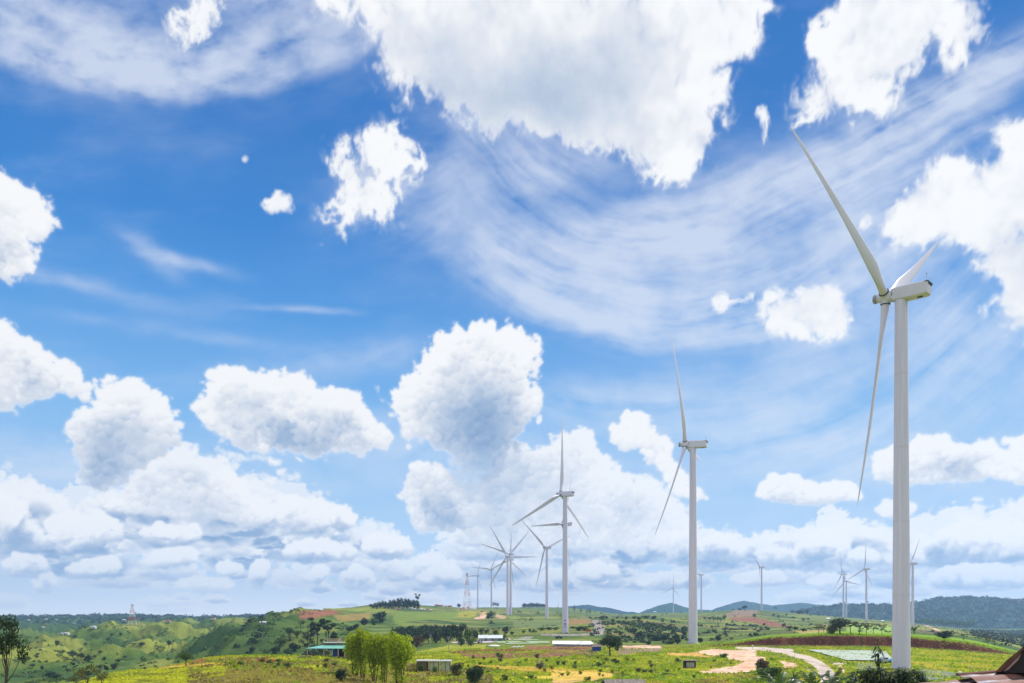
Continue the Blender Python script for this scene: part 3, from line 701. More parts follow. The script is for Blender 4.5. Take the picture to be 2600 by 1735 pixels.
ZONES = [  # class, colour, outline, near, far, edge wobble
 ('field', alb(150,160,36), Z6([(730,1160),(1300,1200),(1950,1230),(1800,1440),(1500,1440),(1100,1400),(730,1270)]), 200, 331, 2),
 ('field', alb(176,160,40), Z6([(760,1290),(1000,1330),(1250,1400),(1200,1425),(960,1380),(760,1330)]), 180, 331, 2),
 ('field', SOIL, Z5([(230,790),(520,778),(700,820),(950,880),(925,905),(700,890),(480,840),(300,830)]), 600, 1700, 2),
 ('field', alb(150,125,100), Z5([(160,760),(330,700),(600,700),(530,770),(230,785)]), 1000, 1800, 2),
 ('field', alb(176,160,96), Z5([(1010,940),(1420,935),(1430,995),(1100,985)]), 400, 1100, 2),
 ('field', alb(170,175,60), Z5([(2040,860),(2106,850),(2106,990),(2000,990)]), 400, 1300, 2),
 ('field', alb(150,180,90), Z6([(0,850),(540,860),(540,1000),(0,1000)]), 400, 1100, 3),
 ('field', alb(120,105,85), Z6([(850,935),(1090,945),(1080,975),(860,968)]), 400, 1400, 1),
 ('dirt_track', TRACK, Z6([(905,878),(960,880),(1130,945),(1080,945)]), 500, 1800, 0),
 ('field', alb(120,140,55), Zc3([(0,700),(940,690),(900,770),(300,790),(0,840)]), 500, 1500, 3),
 ('field', alb(165,160,50), Zc3([(740,700),(970,685),(940,760),(720,760)]), 500, 1500, 3),
 ('field', TAN, Zc3([(980,690),(1060,700),(1050,740),(990,730)]), 500, 1500, 2),
 ('dirt_track', TRACK, Zc3([(915,775),(1000,735),(1075,730),(1040,775)]), 500, 1500, 1),
 ('dirt_track', alb(205,180,140), Zc3([(1180,720),(1280,745),(1280,775),(1150,770)]), 500, 1500, 1),
 ('field', alb(140,150,70), Zc3([(1330,755),(1900,755),(1900,775),(1330,780)]), 500, 1500, 1),
 ('field', alb(92,120,66), Zc3([(1360,790),(1920,785),(1910,870),(1700,885),(1380,870)]), 400, 900, 2),
 ('field', alb(176,138,86), Zc3([(1985,780),(2250,775),(2270,825),(1985,850)]), 400, 1000, 2),
 ('field', SOIL, Zc2([(1150,700),(1300,680),(1500,670),(1680,700),(1500,740),(1300,785),(1190,770)]), 500, 1300, 3),
 ('field', alb(150,130,70), Zc2([(1560,740),(1980,700),(1990,780),(1650,810)]), 500, 1300, 3),
 ('field', alb(160,165,50), Zc3([(220,1160),(640,1080),(1060,1075),(1050,1125),(640,1160),(300,1190)]), 200, 500, 2),
 ('field', DSOIL, Zc3([(640,1150),(1100,1120),(1500,1120),(1500,1150),(1000,1155),(660,1180)]), 180, 420, 2),
 ('field', SOIL, Zc3([(1500,1090),(2300,1085),(2300,1140),(1800,1150),(1500,1135)]), 180, 420, 3),
 ('field', alb(140,98,74), Zc3([(700,1170),(1700,1160),(2340,1150),(2340,1190),(1300,1235),(900,1220)]), 150, 400, 4),
 ('field', alb(150,128,110), Zc4([(770,1110),(1280,1110),(1240,1150),(760,1190)]), 150, 400, 3),
 ('dirt_track', TRACK, Zc4([(770,1085),(1000,1075),(1260,1085),(1260,1112),(860,1112)]), 150, 420, 2),
 ('field', alb(196,166,60), Zc3([(920,1300),(1500,1320),(2340,1370),(2340,1410),(1500,1375),(940,1320)]), 120, 260, 3),
 ('dirt_track', alb(216,176,110), Zc3([(1780,1500),(2000,1450),(2350,1440),(2350,1480),(1900,1520)]), 120, 240, 3),
 ('field', alb(206,190,70), Zc3([(1500,1435),(1900,1430),(2340,1400),(2340,1440),(1900,1470),(1500,1460)]), 120, 240, 3),
 ('field', alb(222,186,90), Zc4([(0,1370),(250,1375),(700,1400),(720,1450),(300,1480),(0,1490)]), 120, 240, 3),
 ('field', alb(150,62,38), Zc2([(380,1275),(560,1245),(980,1240),(960,1268),(620,1275)]), 140, 260, 1),
 ('dirt_track', alb(222,176,80), Zc2([(0,1290),(180,1285),(380,1290),(360,1302),(0,1310)]), 140, 260, 1),
 ('dirt_track', alb(216,170,76), Zc1([(1400,1345),(1900,1320),(2350,1290),(2350,1302),(1950,1335),(1420,1360)]), 110, 260, 1),
 ('field', alb(150,105,50), Zc1([(2180,1240),(2350,1230),(2350,1285),(2200,1290)]), 110, 260, 1),
 ('field', alb(128,118,40), Zc2([(250,1480),(330,1350),(900,1350),(1500,1380),(2350,1420),(2350,1520),(250,1520)]), 100, 220, 4),
 ('dirt_track', TRACK, Zc4([(1640,1160),(1780,1130),(2000,1140),(2350,1130),(2350,1260),(2200,1260),(1950,1200),(1760,1190)]), 150, 330, 2),
 ('dirt_track', alb(226,178,92), Zc4([(1290,1170),(1640,1160),(1780,1200),(1950,1215),(1700,1220),(1400,1200)]), 150, 330, 3),
 ('dirt_track', TRACK, Z5([(0,1160),(350,1180),(450,1225),(690,1265),(640,1330),(350,1380),(100,1450),(0,1450),(0,1405),(300,1365),(400,1320),(250,1290),(180,1240),(0,1230)]), 150, 330, 2),
 ('dirt_track', TRACK, Z5([(840,1300),(1040,1340),(1060,1375),(900,1385),(860,1340)]), 130, 330, 2),
 ('dirt_track', TRACK, Zc4([(1700,1375),(2000,1365),(2350,1290),(2350,1380),(2000,1400),(1720,1400)]), 130, 330, 2),
 ('dirt_track', TRACK, Z5([(1540,1340),(1590,1370),(1620,1440),(1600,1450),(1560,1400)]), 130, 330, 1),
 ('road', ROAD, Z5([(300,1138),(620,1140),(1010,1163),(1010,1190),(700,1190),(350,1165)]), 150, 332, 1),
 ('road', ROAD, Z5([(690,1180),(960,1185),(1050,1215),(1200,1245),(1340,1310),(1450,1390),(1530,1490),(1570,1700),(1310,1700),(1310,1500),(1280,1400),(1210,1340),(1100,1285),(930,1235)]), 100, 332, 0),
 ('road', ROAD, Z5([(1480,1325),(1640,1328),(1600,1350),(1470,1345)]), 100, 332, 0),
 ('road', ASPH, Zc4([(465,775),(550,775),(585,830),(610,900),(590,960),(480,968),(300,962),(300,948),(470,940),(490,900),(470,820)]), 430, 900, 0),
 ('road', ASPH, Zc3([(1690,950),(2200,948),(2200,968),(1850,970),(1690,965)]), 400, 560, 0),
 ('road', ASPH, Zc3([(1420,1000),(1500,980),(1600,978),(1570,1005),(1500,1010)]), 300, 500, 0),
]
NETS = [Z5([(1165,1178),(1900,1188),(2106,1200),(2200,1310),(1640,1308),(1400,1240)]), Z5([(1720,1335),(1960,1335),(2060,1420),(1760,1420)]),
        Z6([(880,1405),(1060,1425),(1280,1455),(1300,1475),(860,1520)])]

def build_ground():
    fine = np.arange(R(-38), R(38), R(.068)); coarse = np.concatenate([np.arange(R(38), R(180), R(4)), [R(180)]])
    ang = np.concatenate([-coarse[::-1], fine, coarse])
    rr = [5.0]
    while rr[-1] < 6300:
        r = rr[-1]
        rr.append(r * (1.03 if r < 100 else (1.006 if r < 325 else (1.0022 if r < 345 else (1.009 if r < 1200 else 1.013)))))
    rr = np.minimum(np.array(rr), 6300)
    Rr, Aa = np.meshgrid(rr, ang, indexing='ij')
    X = Rr * np.sin(Aa); Yy = Rr * np.cos(Aa)
    # rows run along equal depth in front so the cut bank is crisp
    fr = np.abs(Aa) < R(38.01)
    ca = np.cos(np.clip(np.abs(Aa), 0, R(38.01)))
    X = X / ca; Yy = Yy / ca
    Z = height(X, Yy)
    nr, na = Z.shape
    px = CX + F_PX * X / np.maximum(Yy, 1); py = HY - F_PX * Z / np.maximum(Yy, 1)
    # natural cover
    n1 = fbm(X / 60, Yy / 90, 501, 5, .6); n2 = fbm(X / 14, Yy / 22, 511, 4, .6); n3 = fbm(X / 260, Yy / 300, 521, 4, .55)
    near = alb(164,168,14)[None, None]; near2 = alb(112,142,14); mid = alb(88,112,44); mid2 = alb(134,140,60); wood = alb(58,88,44)
    m = lambda a, b, t: a * (1 - t[..., None]) + b * t[..., None]
    C = m(near * np.ones(Z.shape + (1,)), near2, sstep(n1 + .5 * n2, -.12, .25))
    rightnear = sstep(px, 1050, 1250)
    C = m(C, alb(112,138,24), rightnear * sstep(n2, -.3, .3) * .7)
    mot = fbm(X / 5.5, Yy / 9, 525, 4, .6)
    C = C * (1 - .55 * sstep(mot, -.05, .25)[..., None])
    C = m(C, alb(170,120,60), sstep(n1 - n2 * .6, .22, .42) * .5)
    M = m(mid * np.ones(Z.shape + (1,)), mid2, sstep(n1 + n3, -.1, .35))
    M = m(M, alb(150,160,66), sstep(n3 - .4 * n2, .12, .4) * .7)
    M = m(M, wood, sstep(-n1 * .8 - n3 * .7 + .3 * n2, .10, .32) * .85)
    C = m(C, M, sstep(Yy, 255, 420))
    C = m(C, alb(150,128,84), sstep(fbm(X / 130, Yy / 60, 581, 3), .12, .22) * sstep(Yy, 420, 520) * sstep(px, 1000, 1200) * .6)
    C = m(C, alb(150,160,70), sstep(fbm(X / 110 + 30, Yy / 50, 591, 3), .14, .22) * sstep(Yy, 420, 520) * sstep(px, 700, 1000) * .6)
    C = m(C, alb(86,118,62), sstep(Yy, 1100, 2200) * .7)
    C = m(C, alb(48,78,44), sstep(Yy, 1250, 1700) * sstep(px, 900, 700) * (.5 + .45 * sstep(n1, -.3, .3)))
    C = m(C, alb(52,82,36), np.exp(-((px - 660) / 110) ** 2) * sstep(Yy, 400, 460) * sstep(Yy, 760, 640) * (.35 + .5 * sstep(n2 + n1, -.2, .3)))
    # grass on top of the bank, bare earth on its face
    bh = bank_h(px)
    dzy = np.gradient(Z, axis=0) / np.gradient(Yy, axis=0)
    C = m(C, alb(132,168,24), (bh > .3) * sstep(Yy, 333, 336) * sstep(Yy, 430, 380))
    C = m(C, DSOIL * (1 + .5 * n2[..., None]), (bh > .3) * sstep(dzy, .28, .6) * sstep(Yy, 318, 326) * (Yy < 350))
    cls = np.zeros(Z.shape, np.int8)
    names = ['ground', 'field', 'dirt_track', 'road']
    wob = fbm(X / 5, Yy / 7, 541, 3, .6); wob2 = fbm(X / 6 + 50, Yy / 9, 551, 3, .6)
    for k, col, poly, d0, d1, wb in ZONES:
        xs = [p[0] for p in poly]; ys = [p[1] for p in poly]
        sel = (Yy > d0) & (Yy < d1) & (px > min(xs) - 12) & (px < max(xs) + 12) & (py > min(ys) - 6) & (py < max(ys) + 6)
        ii = np.nonzero(sel)
        if not len(ii[0]): continue
        inside = raster(poly, px[ii] + wob[ii] * wb * 5, py[ii] + wob2[ii] * wb * 1.5) > .5
        jj = (ii[0][inside], ii[1][inside])
        v = 1 + .22 * n2[jj][:, None] + .12 * n1[jj][:, None]
        C[jj] = np.asarray(col)[None] * v
        if k == 'dirt_track':          # trodden orange soil and pale stony patches
            t = sstep(n2[jj] + .6 * wob[jj], .0, .35)[:, None]; C[jj] = C[jj] * (1 - .6 * t) + alb(206, 130, 84)[None] * .6 * t
            t = sstep(fbm(X[jj] / 2.2, Yy[jj] / 4, 561, 3), .12, .3)[:, None]; C[jj] = C[jj] * (1 - .5 * t) + alb(120, 120, 60)[None] * .5 * t
        if k == 'road':
            t = sstep(fbm(X[jj] / 1.3, Yy[jj] / 16, 571, 4), -.05, .3)[:, None]; C[jj] = C[jj] * (1 - .45 * t)
        cls[jj] = names.index(k)
    # crop rows
    for poly, ux, uy, wl, col in ((Zc3([(1360,790),(1920,785),(1910,870),(1700,885),(1380,870)]), 1, .15, 2.6, alb(150,150,92)), (Zc3([(1985,780),(2250,775),(2270,825),(1985,850)]), 1, .25, 3.2, alb(112,96,58)),
                                 (Z6([(1100,1190),(1950,1230),(1800,1440),(1500,1440)]), 1, .62, 2.2, alb(166,132,40))):
        inside = (raster(poly, px, py) > .5) & (Yy > 150) & (Yy < 1000)
        s = .5 + .5 * np.sin((X * ux + Yy * uy) / wl * 2 * np.pi)
        C[inside] = C[inside] * (1 - .7 * s[inside][:, None]) + col[None] * .7 * s[inside][:, None]
    # the far side of valley: clearings and terraces
    i = np.arange(nr - 1)[:, None] * na + np.arange(na - 1)[None, :]
    q = np.stack([i, i + 1, i + 1 + na, i + na], -1).reshape(-1, 4)
    co = np.stack([X, Yy, Z], -1).reshape(-1, 3); Cf = np.clip(C, .004, .8).reshape(-1, 3)
    fc = cls[:-1, :-1].reshape(-1)
    gm = {'ground': ground_mat('grassland', 1.0, .8), 'field': ground_mat('field_soil', .7, .6), 'dirt_track': ground_mat('bare_earth', .3, .3), 'road': ground_mat('worn_road', .16, .15)}
    for k, nme in enumerate(names):
        f = q[fc == k]
        if not len(f): continue
        used, inv = np.unique(f, return_inverse=True)
        me = raw_mesh(nme, co[used], inv.reshape(-1, 4), [gm[nme]], True, Cf[used])
        add_obj(nme, me)['kind'] = 'structure'
build_ground()

def draped(name, poly, mt, lift, step=1.2, d0=120, d1=332, solid=True):
    """a cover spread on the ground inside an outline"""
    P = []
    xs = [p[0] for p in poly]; ys = [p[1] for p in poly]
    gx = np.linspace(min(xs), max(xs), int((max(xs) - min(xs)) / step) + 2)
    ds = np.exp(np.linspace(math.log(d0), math.log(d1), 260))
    PX, DD = np.meshgrid(gx, ds)
    XX = (PX - CX) / F_PX * DD; ZZ = height(XX, DD)
    PY = HY - F_PX * ZZ / DD
    ins = raster(poly, PX, PY) > .5
    na = PX.shape[1]
    i = np.arange(PX.shape[0] - 1)[:, None] * na + np.arange(na - 1)[None, :]
    ok = ins[:-1, :-1] & ins[1:, :-1] & ins[:-1, 1:] & ins[1:, 1:]
    q = np.stack([i, i + 1, i + 1 + na, i + na], -1)[ok]
    used, inv = np.unique(q, return_inverse=True)
    co = np.stack([XX, DD, ZZ + lift], -1).reshape(-1, 3)[used]
    return raw_mesh(name, co, inv.reshape(-1, 4), [mt], True)

# far mountains, each a ridge with real depth
def ridge(name, pts, d, depth, base_y, col, rough_amp, seed, tree=0.0):
    xs = np.linspace(pts[0][0], pts[-1][0], int((pts[-1][0] - pts[0][0]) / 1.6))
    top = np.interp(xs, [p[0] for p in pts], [p[1] for p in pts])
    v = np.linspace(0, 1, 46)
    XS, V_ = np.meshgrid(xs, v)
    D = d + (V_ - .55) * depth
    prof = np.where(V_ < .55, np.sin(np.clip(V_ / .55, 0, 1) * np.pi / 2) ** 1.2, np.cos((V_ - .55) / .45 * np.pi / 2))
    zt = (HY - top) / F_PX * d; zb = (HY - base_y) / F_PX * d
    z = zb - 25 + (zt[None, :] - zb + 25) * prof
    X = (XS - CX) / F_PX * d * (D / d) ** .0
    z = z + rough_amp * (-np.abs(fbm(X / (rough_amp * 14), D / (rough_amp * 26), seed, 5, .5)) * 2 + .3) * np.sin(np.pi * np.clip(V_, 0, 1)) ** .6 * (V_ < .5)
    z = z + tree * fbm(X / 16, D / 16, seed + 9, 3, .7)
    n = fbm(X / 120, D / 120, seed + 4, 4, .6)
    C = np.asarray(col)[None, None] * (1 + .35 * n[..., None])
    na = len(xs)
    i = np.arange(len(v) - 1)[:, None] * na + np.arange(na - 1)[None, :]
    q = np.stack([i, i + 1, i + 1 + na, i + na], -1).reshape(-1, 4)
    me = raw_mesh(name, np.stack([X, D, z], -1).reshape(-1, 3), q, [M_WOODHILL], True, np.clip(C, .004, .8).reshape(-1, 3))
    o = add_obj(name, me); o['kind'] = 'structure'
    return X, D, z
M_WOODHILL = ground_mat('wooded_hill', 1.0, 1.0)
WOODC = alb(44, 84, 62)
ridge('mountain', [(1395,1562),(1440,1540),(1490,1536),(1530,1543),(1580,1552),(1640,1562),(1700,1566)], 5300, 1300, 1575, WOODC * .8, 22, 601)
ridge('mountain', [(1600,1572),(1640,1550),(1680,1536),(1705,1531),(1730,1540),(1770,1549),(1830,1553),(1900,1572)], 4300, 900, 1575, WOODC, 14, 611, 5)
ridge('mountain', [(1790,1562),(1830,1542),(1880,1527),(1925,1535),(1950,1539),(1990,1535),(2020,1532),(2060,1535),(2095,1542),(2140,1560)], 5300, 1300, 1575, WOODC * .8, 22, 621)
MTN = ridge('wooded_hill', [(1980,1566),(2030,1553),(2075,1544),(2140,1538),(2200,1539),(2260,1539),(2320,1535),(2355,1530),(2385,1521),(2440,1519),(2480,1523),(2520,1528),(2560,1527),(2600,1524),(2700,1518),(2900,1512),(3200,1530)], 3400, 1500, 1600, WOODC, 20, 631, 4)
# ------------------------------------------------------------------ shape kit
class MB:
    def __init__(s): s.v = []; s.f = []; s.m = []; s.n = 0
    def add(s, v, f, m=0):
        v = np.asarray(v, float).reshape(-1, 3)
        s.v.append(v)
        for q in f: s.f.append([i + s.n for i in q]); s.m.append(m)
        s.n += len(v); return s
    def box(s, c, d, m=0, rz=0.0, taper=0.0, bev=0.0):
        x, y, z = [k / 2 for k in d]
        if bev > 0:
            b = min(bev, x * .9, y * .9, z * .9); V_ = []; 
            bm = bmesh.new(); bmesh.ops.create_cube(bm, size=1.0)
            for q in bm.verts: q.co = Vector((q.co.x * d[0], q.co.y * d[1], q.co.z * d[2]))
            bmesh.ops.bevel(bm, geom=bm.edges[:], offset=b, segments=2, affect='EDGES')
            bm.verts.ensure_lookup_table()
            vs = np.array([q.co[:] for q in bm.verts]); fs = [[q.index for q in f.verts] for f in bm.faces]; bm.free()
        else:
            vs = np.array([(-x,-y,-z),(x,-y,-z),(x,y,-z),(-x,y,-z),(-x*(1-taper),-y*(1-taper),z),(x*(1-taper),-y*(1-taper),z),(x*(1-taper),y*(1-taper),z),(-x*(1-taper),y*(1-taper),z)])
            fs = [[0,3,2,1],[4,5,6,7],[0,1,5,4],[1,2,6,5],[2,3,7,6],[3,0,4,7]]
        if rz:
            cz, sz = math.cos(rz), math.sin(rz); vs = np.stack([vs[:,0]*cz - vs[:,1]*sz, vs[:,0]*sz + vs[:,1]*cz, vs[:,2]], 1)
        return s.add(vs + np.array(c), fs, m)
    def tube(s, pts, rad, seg=10, m=0, cap=True, flat=1.0):
        pts = [np.array(p, float) for p in pts]; n = len(pts)
        rad = [rad] * n if np.isscalar(rad) else rad
        vs = []; prev = None
        for i, p in enumerate(pts):
            t = pts[min(i + 1, n - 1)] - pts[max(i - 1, 0)]; t /= (np.linalg.norm(t) + 1e-9)
            a = np.array([0, 0, 1.0]) if abs(t[2]) < .9 else np.array([1.0, 0, 0])
            if prev is not None: a = prev
            u = np.cross(t, a); u /= (np.linalg.norm(u) + 1e-9); w_ = np.cross(u, t); prev = w_
            for k in range(seg):
                th = 2 * np.pi * k / seg; vs.append(p + rad[i] * (np.cos(th) * u + np.sin(th) * w_ * flat))
        fs = []
        for i in range(n - 1):
            for k in range(seg):
                k2 = (k + 1) % seg; fs.append([i*seg+k, i*seg+k2, (i+1)*seg+k2, (i+1)*seg+k])
        if cap: fs.append(list(range(seg))[::-1]); fs.append([(n-1)*seg+k for k in range(seg)])
        return s.add(vs, fs, m)
    def lathe(s, prof, seg=24, m=0, axis='z', cap=True, c=(0, 0, 0)):
        vs = []
        for r, h in prof:
            for k in range(seg):
                th = 2 * np.pi * k / seg; a, b = r * math.cos(th), r * math.sin(th)
                vs.append((a + c[0], b + c[1], h + c[2]) if axis == 'z' else (h + c[0], a + c[1], b + c[2]))
        n = len(prof); fs = []
        for i in range(n - 1):
            for k in range(seg):
                k2 = (k + 1) % seg; q = [i*seg+k, i*seg+k2, (i+1)*seg+k2, (i+1)*seg+k]
                fs.append(q)
        if cap: fs.append(list(range(seg))[::-1]); fs.append([(n-1)*seg+k for k in range(seg)])
        return s.add(vs, fs, m)
    def quadsheet(s, pts, th=0.0, m=0):
        s.add(pts, [[0, 1, 2, 3]], m); return s
    def build(s, name, mats, parent=None, smooth=False, loc=None, mesh_only=False):
        if not isinstance(mats, (list, tuple)): mats = [mats]
        me = raw_mesh(name, np.concatenate(s.v), s.f, mats, smooth, None, s.m)
        bm = bmesh.new(); bm.from_mesh(me); bmesh.ops.recalc_face_normals(bm, faces=bm.faces[:]); bm.to_mesh(me); bm.free()
        if mesh_only: return me
        return add_obj(name, me, parent, loc)
def autosmooth(me, deg=35):
    try: me.set_sharp_from_angle(angle=R(deg))
    except Exception: pass

# ------------------------------------------------------------------ wind turbines
M_TOWER = mat('tower_paint', (.67, .62, .79), .38, 0, .13, .3, streak=(3, 3, .10), spec=.5)
M_BLADE = mat('blade_gelcoat', (.67, .63, .78), .36, 0, .03, .2, spec=.5)
M_NAC = mat('nacelle_paint', (.67, .63, .78), .42, 0, .04, .5, spec=.5)
M_DARK = mat('dark_gap', (.02, .022, .025), .7)
M_STEEL = mat('galvanised_steel', (.32, .33, .34), .45, .6)
HH, LB, OH, CONE, TILT = 96.5, 54.0, 3.8, 4.15, R(5)
def make_turbine_meshes():
    # tower in cans with faint flanges
    b = MB(); prof = []
    H = HH - 1.75
    for i in range(5):
        z0, z1 = H * i / 5, H * (i + 1) / 5
        def rd(z): return 2.16 - .66 * (z / H) ** 1.05
        for k in range(5):
            z = z0 + (z1 - z0) * k / 4
            prof.append((rd(z), z))
        if i < 4:
            prof += [(rd(z1) + .05, z1 + .02), (rd(z1) + .05, z1 + .2), (rd(z1) - .0, z1 + .15)]
    b.lathe(prof, 40)
    tower = b.build('tower', M_TOWER, mesh_only=True, smooth=True); autosmooth(tower, 40)
    # nacelle: long box with raked tail, sloped belly at the front
    xs = [2.15, 1.6, .4, -1.4, -4.0, -6.2, -6.7]
    top = [1.45, 1.6, 1.64, 1.66, 1.7, 1.72, 1.45]
    bot = [-1.3, -1.6, -1.74, -1.74, -1.7, -1.55, -1.3]
    hw = [1.45, 1.58, 1.62, 1.64, 1.64, 1.62, 1.45]
    b = MB(); vs = []
    def sec(x, t, bo, w_):
        c = .28
        return [(x, -w_, bo + c), (x, -w_, t - c), (x, -w_ + c, t), (x, w_ - c, t), (x, w_, t - c), (x, w_, bo + c), (x, w_ - c, bo), (x, -w_ + c, bo)]
    for a in zip(xs, top, bot, hw): vs += sec(*a)
    fs = []
    for i in range(len(xs) - 1):
        for k in range(8): fs.append([i*8+k, i*8+(k+1)%8, (i+1)*8+(k+1)%8, (i+1)*8+k])
    fs.append(list(range(8))); fs.append([(len(xs)-1)*8+k for k in range(8)])
    b.add(vs, fs)
    nac = b.build('nacelle', M_NAC, mesh_only=True, smooth=True); autosmooth(nac, 30)
    b = MB(); b.box((-6.3, 0, 1.42), (1.0, 3.32, .2)); b.box((-6.62, 0, 1.05), (.4, 2.4, .5))
    vent = b.build('vent', M_DARK, mesh_only=True)
    b = MB(); b.box((-4.6, 0, -1.70), (1.2, .9, .09)); hatch = b.build('hatch', M_DARK, mesh_only=True)
    b = MB(); b.tube([(-5.9, .6, 1.6), (-5.9, .6, 3.6)], .05, 6); b.box((-5.9, 0, 1.75), (.1, 1.3, .1)); b.tube([(-5.9, -.6, 1.6), (-5.9, -.6, 2.9)], .04, 6); b.tube([(-5.9, -.6, 2.8), (-6.3, -.6, 2.8)], .04, 6)
    b.box((-5.9, .6, 3.6), (.3, .3, .12)); mast = b.build('wind_mast', M_STEEL, mesh_only=True)
    # hub with three sockets and an open nose ring, axis +X at the origin
    b = MB(); b.lathe([(1.15, -2.0), (1.5, -1.4), (1.62, -.4), (1.55, .7), (1.25, 1.5), (.95, 1.9), (.9, 2.3)], 24, axis='x')
    for k in range(3):
        a = k * 2 * math.pi / 3; d = np.array([0, math.cos(a), math.sin(a)])
        b.tube([d * .6, d * 1.75], [1.25, 1.16], 20)
    hub = b.build('hub', M_NAC, mesh_only=True, smooth=True); autosmooth(hub, 40)
    b = MB(); b.lathe([(.55, 2.2), (1.15, 2.25), (1.2, 2.7), (1.0, 3.05), (.6, 3.1)], 20, axis='x')
    nose = b.build('nose_cone', M_STEEL, mesh_only=True, smooth=True); autosmooth(nose, 40)
    b = MB()
    for k in range(3):
        a = k * 2 * math.pi / 3; d = np.array([0, math.cos(a), math.sin(a)])
        b.tube([d * 1.72, d * 1.92], 1.24, 24)
    b.lathe([(1.5, -2.12), (1.62, -2.1), (1.62, -1.95), (1.5, -1.93)], 24, axis='x')
    ring = b.build('bearing_ring', M_DARK, mesh_only=True, smooth=True); autosmooth(ring, 40)
    # blade: radial +Z, axis side +X, chord in Y
    b = MB(); vs = []; ns = 34; nk = 20
    for i in range(ns):
        s_ = i / (ns - 1); r = 1.8 + (LB - 1.8) * s_ ** 1.05
        q = r / LB
        chord = np.interp(q, [.03, .06, .12, .19, .3, .5, .75, .93, .985, 1.0], [2.05, 2.05, 2.7, 3.7, 3.2, 2.35, 1.5, .9, .5, .12])
        thick = np.interp(q, [.03, .06, .12, .19, .3, .5, .75, 1.0], [2.05, 2.0, 1.55, 1.15, .78, .46, .24, .04])
        circ = np.interp(q, [.05, .17], [1, 0])
        tw = R(np.interp(q, [.05, .19, .5, 1], [12, 12, 5, 0]))
        off = CONE * q ** 1.5
        for k in range(nk):
            th = 2 * math.pi * k / nk
            cyx, cyy = math.cos(th) * chord / 2, math.sin(th) * thick / 2
            # aerofoil: sharper trailing edge, thick front
            u = math.cos(th); a_ = (-.15 + .5 * u) * chord; sh = math.sin(th) * thick / 2 * (1 - .55 * (u + 1) / 2) * 1.15
            yy = cyx * circ + a_ * (1 - circ); xx = cyy * circ + sh * (1 - circ)
            Y = yy * math.cos(tw) - xx * math.sin(tw); X = yy * math.sin(tw) + xx * math.cos(tw)
            vs.append((X + off, Y, r))
    fs = []
    for i in range(ns - 1):
        for k in range(nk): fs.append([i*nk+k, i*nk+(k+1)%nk, (i+1)*nk+(k+1)%nk, (i+1)*nk+k])
    fs.append(list(range(nk))); fs.append([(ns-1)*nk+k for k in range(nk)])
    b.add(vs, fs)
    blade = b.build('blade', M_BLADE, mesh_only=True, smooth=True); autosmooth(blade, 50)
    # door and steps at the foot
    b = MB(); b.box((0, -2.17, 2.6), (.95, .16, 2.2), bev=.03); door = b.build('door', mat('door_paint', (.45,.47,.48), .5), mesh_only=True)
    b = MB(); b.lathe([(2.75, -1.5), (2.75, .12), (2.3, .16)], 32); foot = b.build('foundation', mat('concrete', (.38,.37,.35), .9, var=.2, vscale=2, bump=.3), mesh_only=True)
    return tower, nac, vent, hatch, mast, hub, nose, ring, blade, door, foot
TM = make_turbine_meshes()
TURB = [
 (100.3,192.8,-14.0,133.1,26.1,'largest white wind turbine standing nearest on the right edge of the farm'),
 (87.9,363.4,-14.0,153.7,58.2,'second largest white wind turbine rising from the green hollow'),
 (36.9,519.3,-13.0,141.6,90.5,'white wind turbine beside the bend of the grey road with one blade straight up'),
 (46.5,999.4,-7.5,131.2,38.9,'slim white wind turbine left of the roadside one with a blade hanging down'),
 (53.4,746.3,-6.5,147.2,111.8,'wind turbine hidden behind the roadside tower with a blade level to the left'),
 (-6.7,1139.2,-8.7,111.0,59.0,'front wind turbine of the overlapping pair with a blade level to the right'),
 (-2.2,1183.6,-1.3,122.5,14.8,'wind turbine just behind the overlapping pair with its blade up to the right'),
 (-2.0,1400.6,5.5,127.7,93.6,'farthest wind turbine in the overlapping cluster with one blade upright'),
 (-46.6,1699.9,5.9,134.7,1.6,'distant wind turbine between the cluster and the lattice mast turbine'),
 (-95.9,2099.1,12.4,142.8,112.4,'leftmost small wind turbine beside the red and white lattice mast'),
 (608.3,2821.4,2.3,121.5,96.4,'tiny wind turbine in front of the wooded blue mountain'),
 (501.7,1983.8,8.1,155.9,3.3,'tiny wind turbine seen edge on just right of the second largest tower'),
 (548.1,1643.2,6.9,149.7,19.1,'small wind turbine alone on the brown hilltop'),
 (739.0,1668.5,-7.1,173.8,103.1,'left wind turbine of the close pair behind the dark round tree'),
 (854.5,1912.7,-12.1,107.4,69.8,'lower right wind turbine of the close pair behind the dark round tree'),
 (659.4,1392.5,-12.2,127.7,95.5,'small wind turbine between the close pair and the largest tower'),
 (607.6,1134.6,-19.5,128.9,11.1,'small wind turbine half hidden by the largest tower'),
]
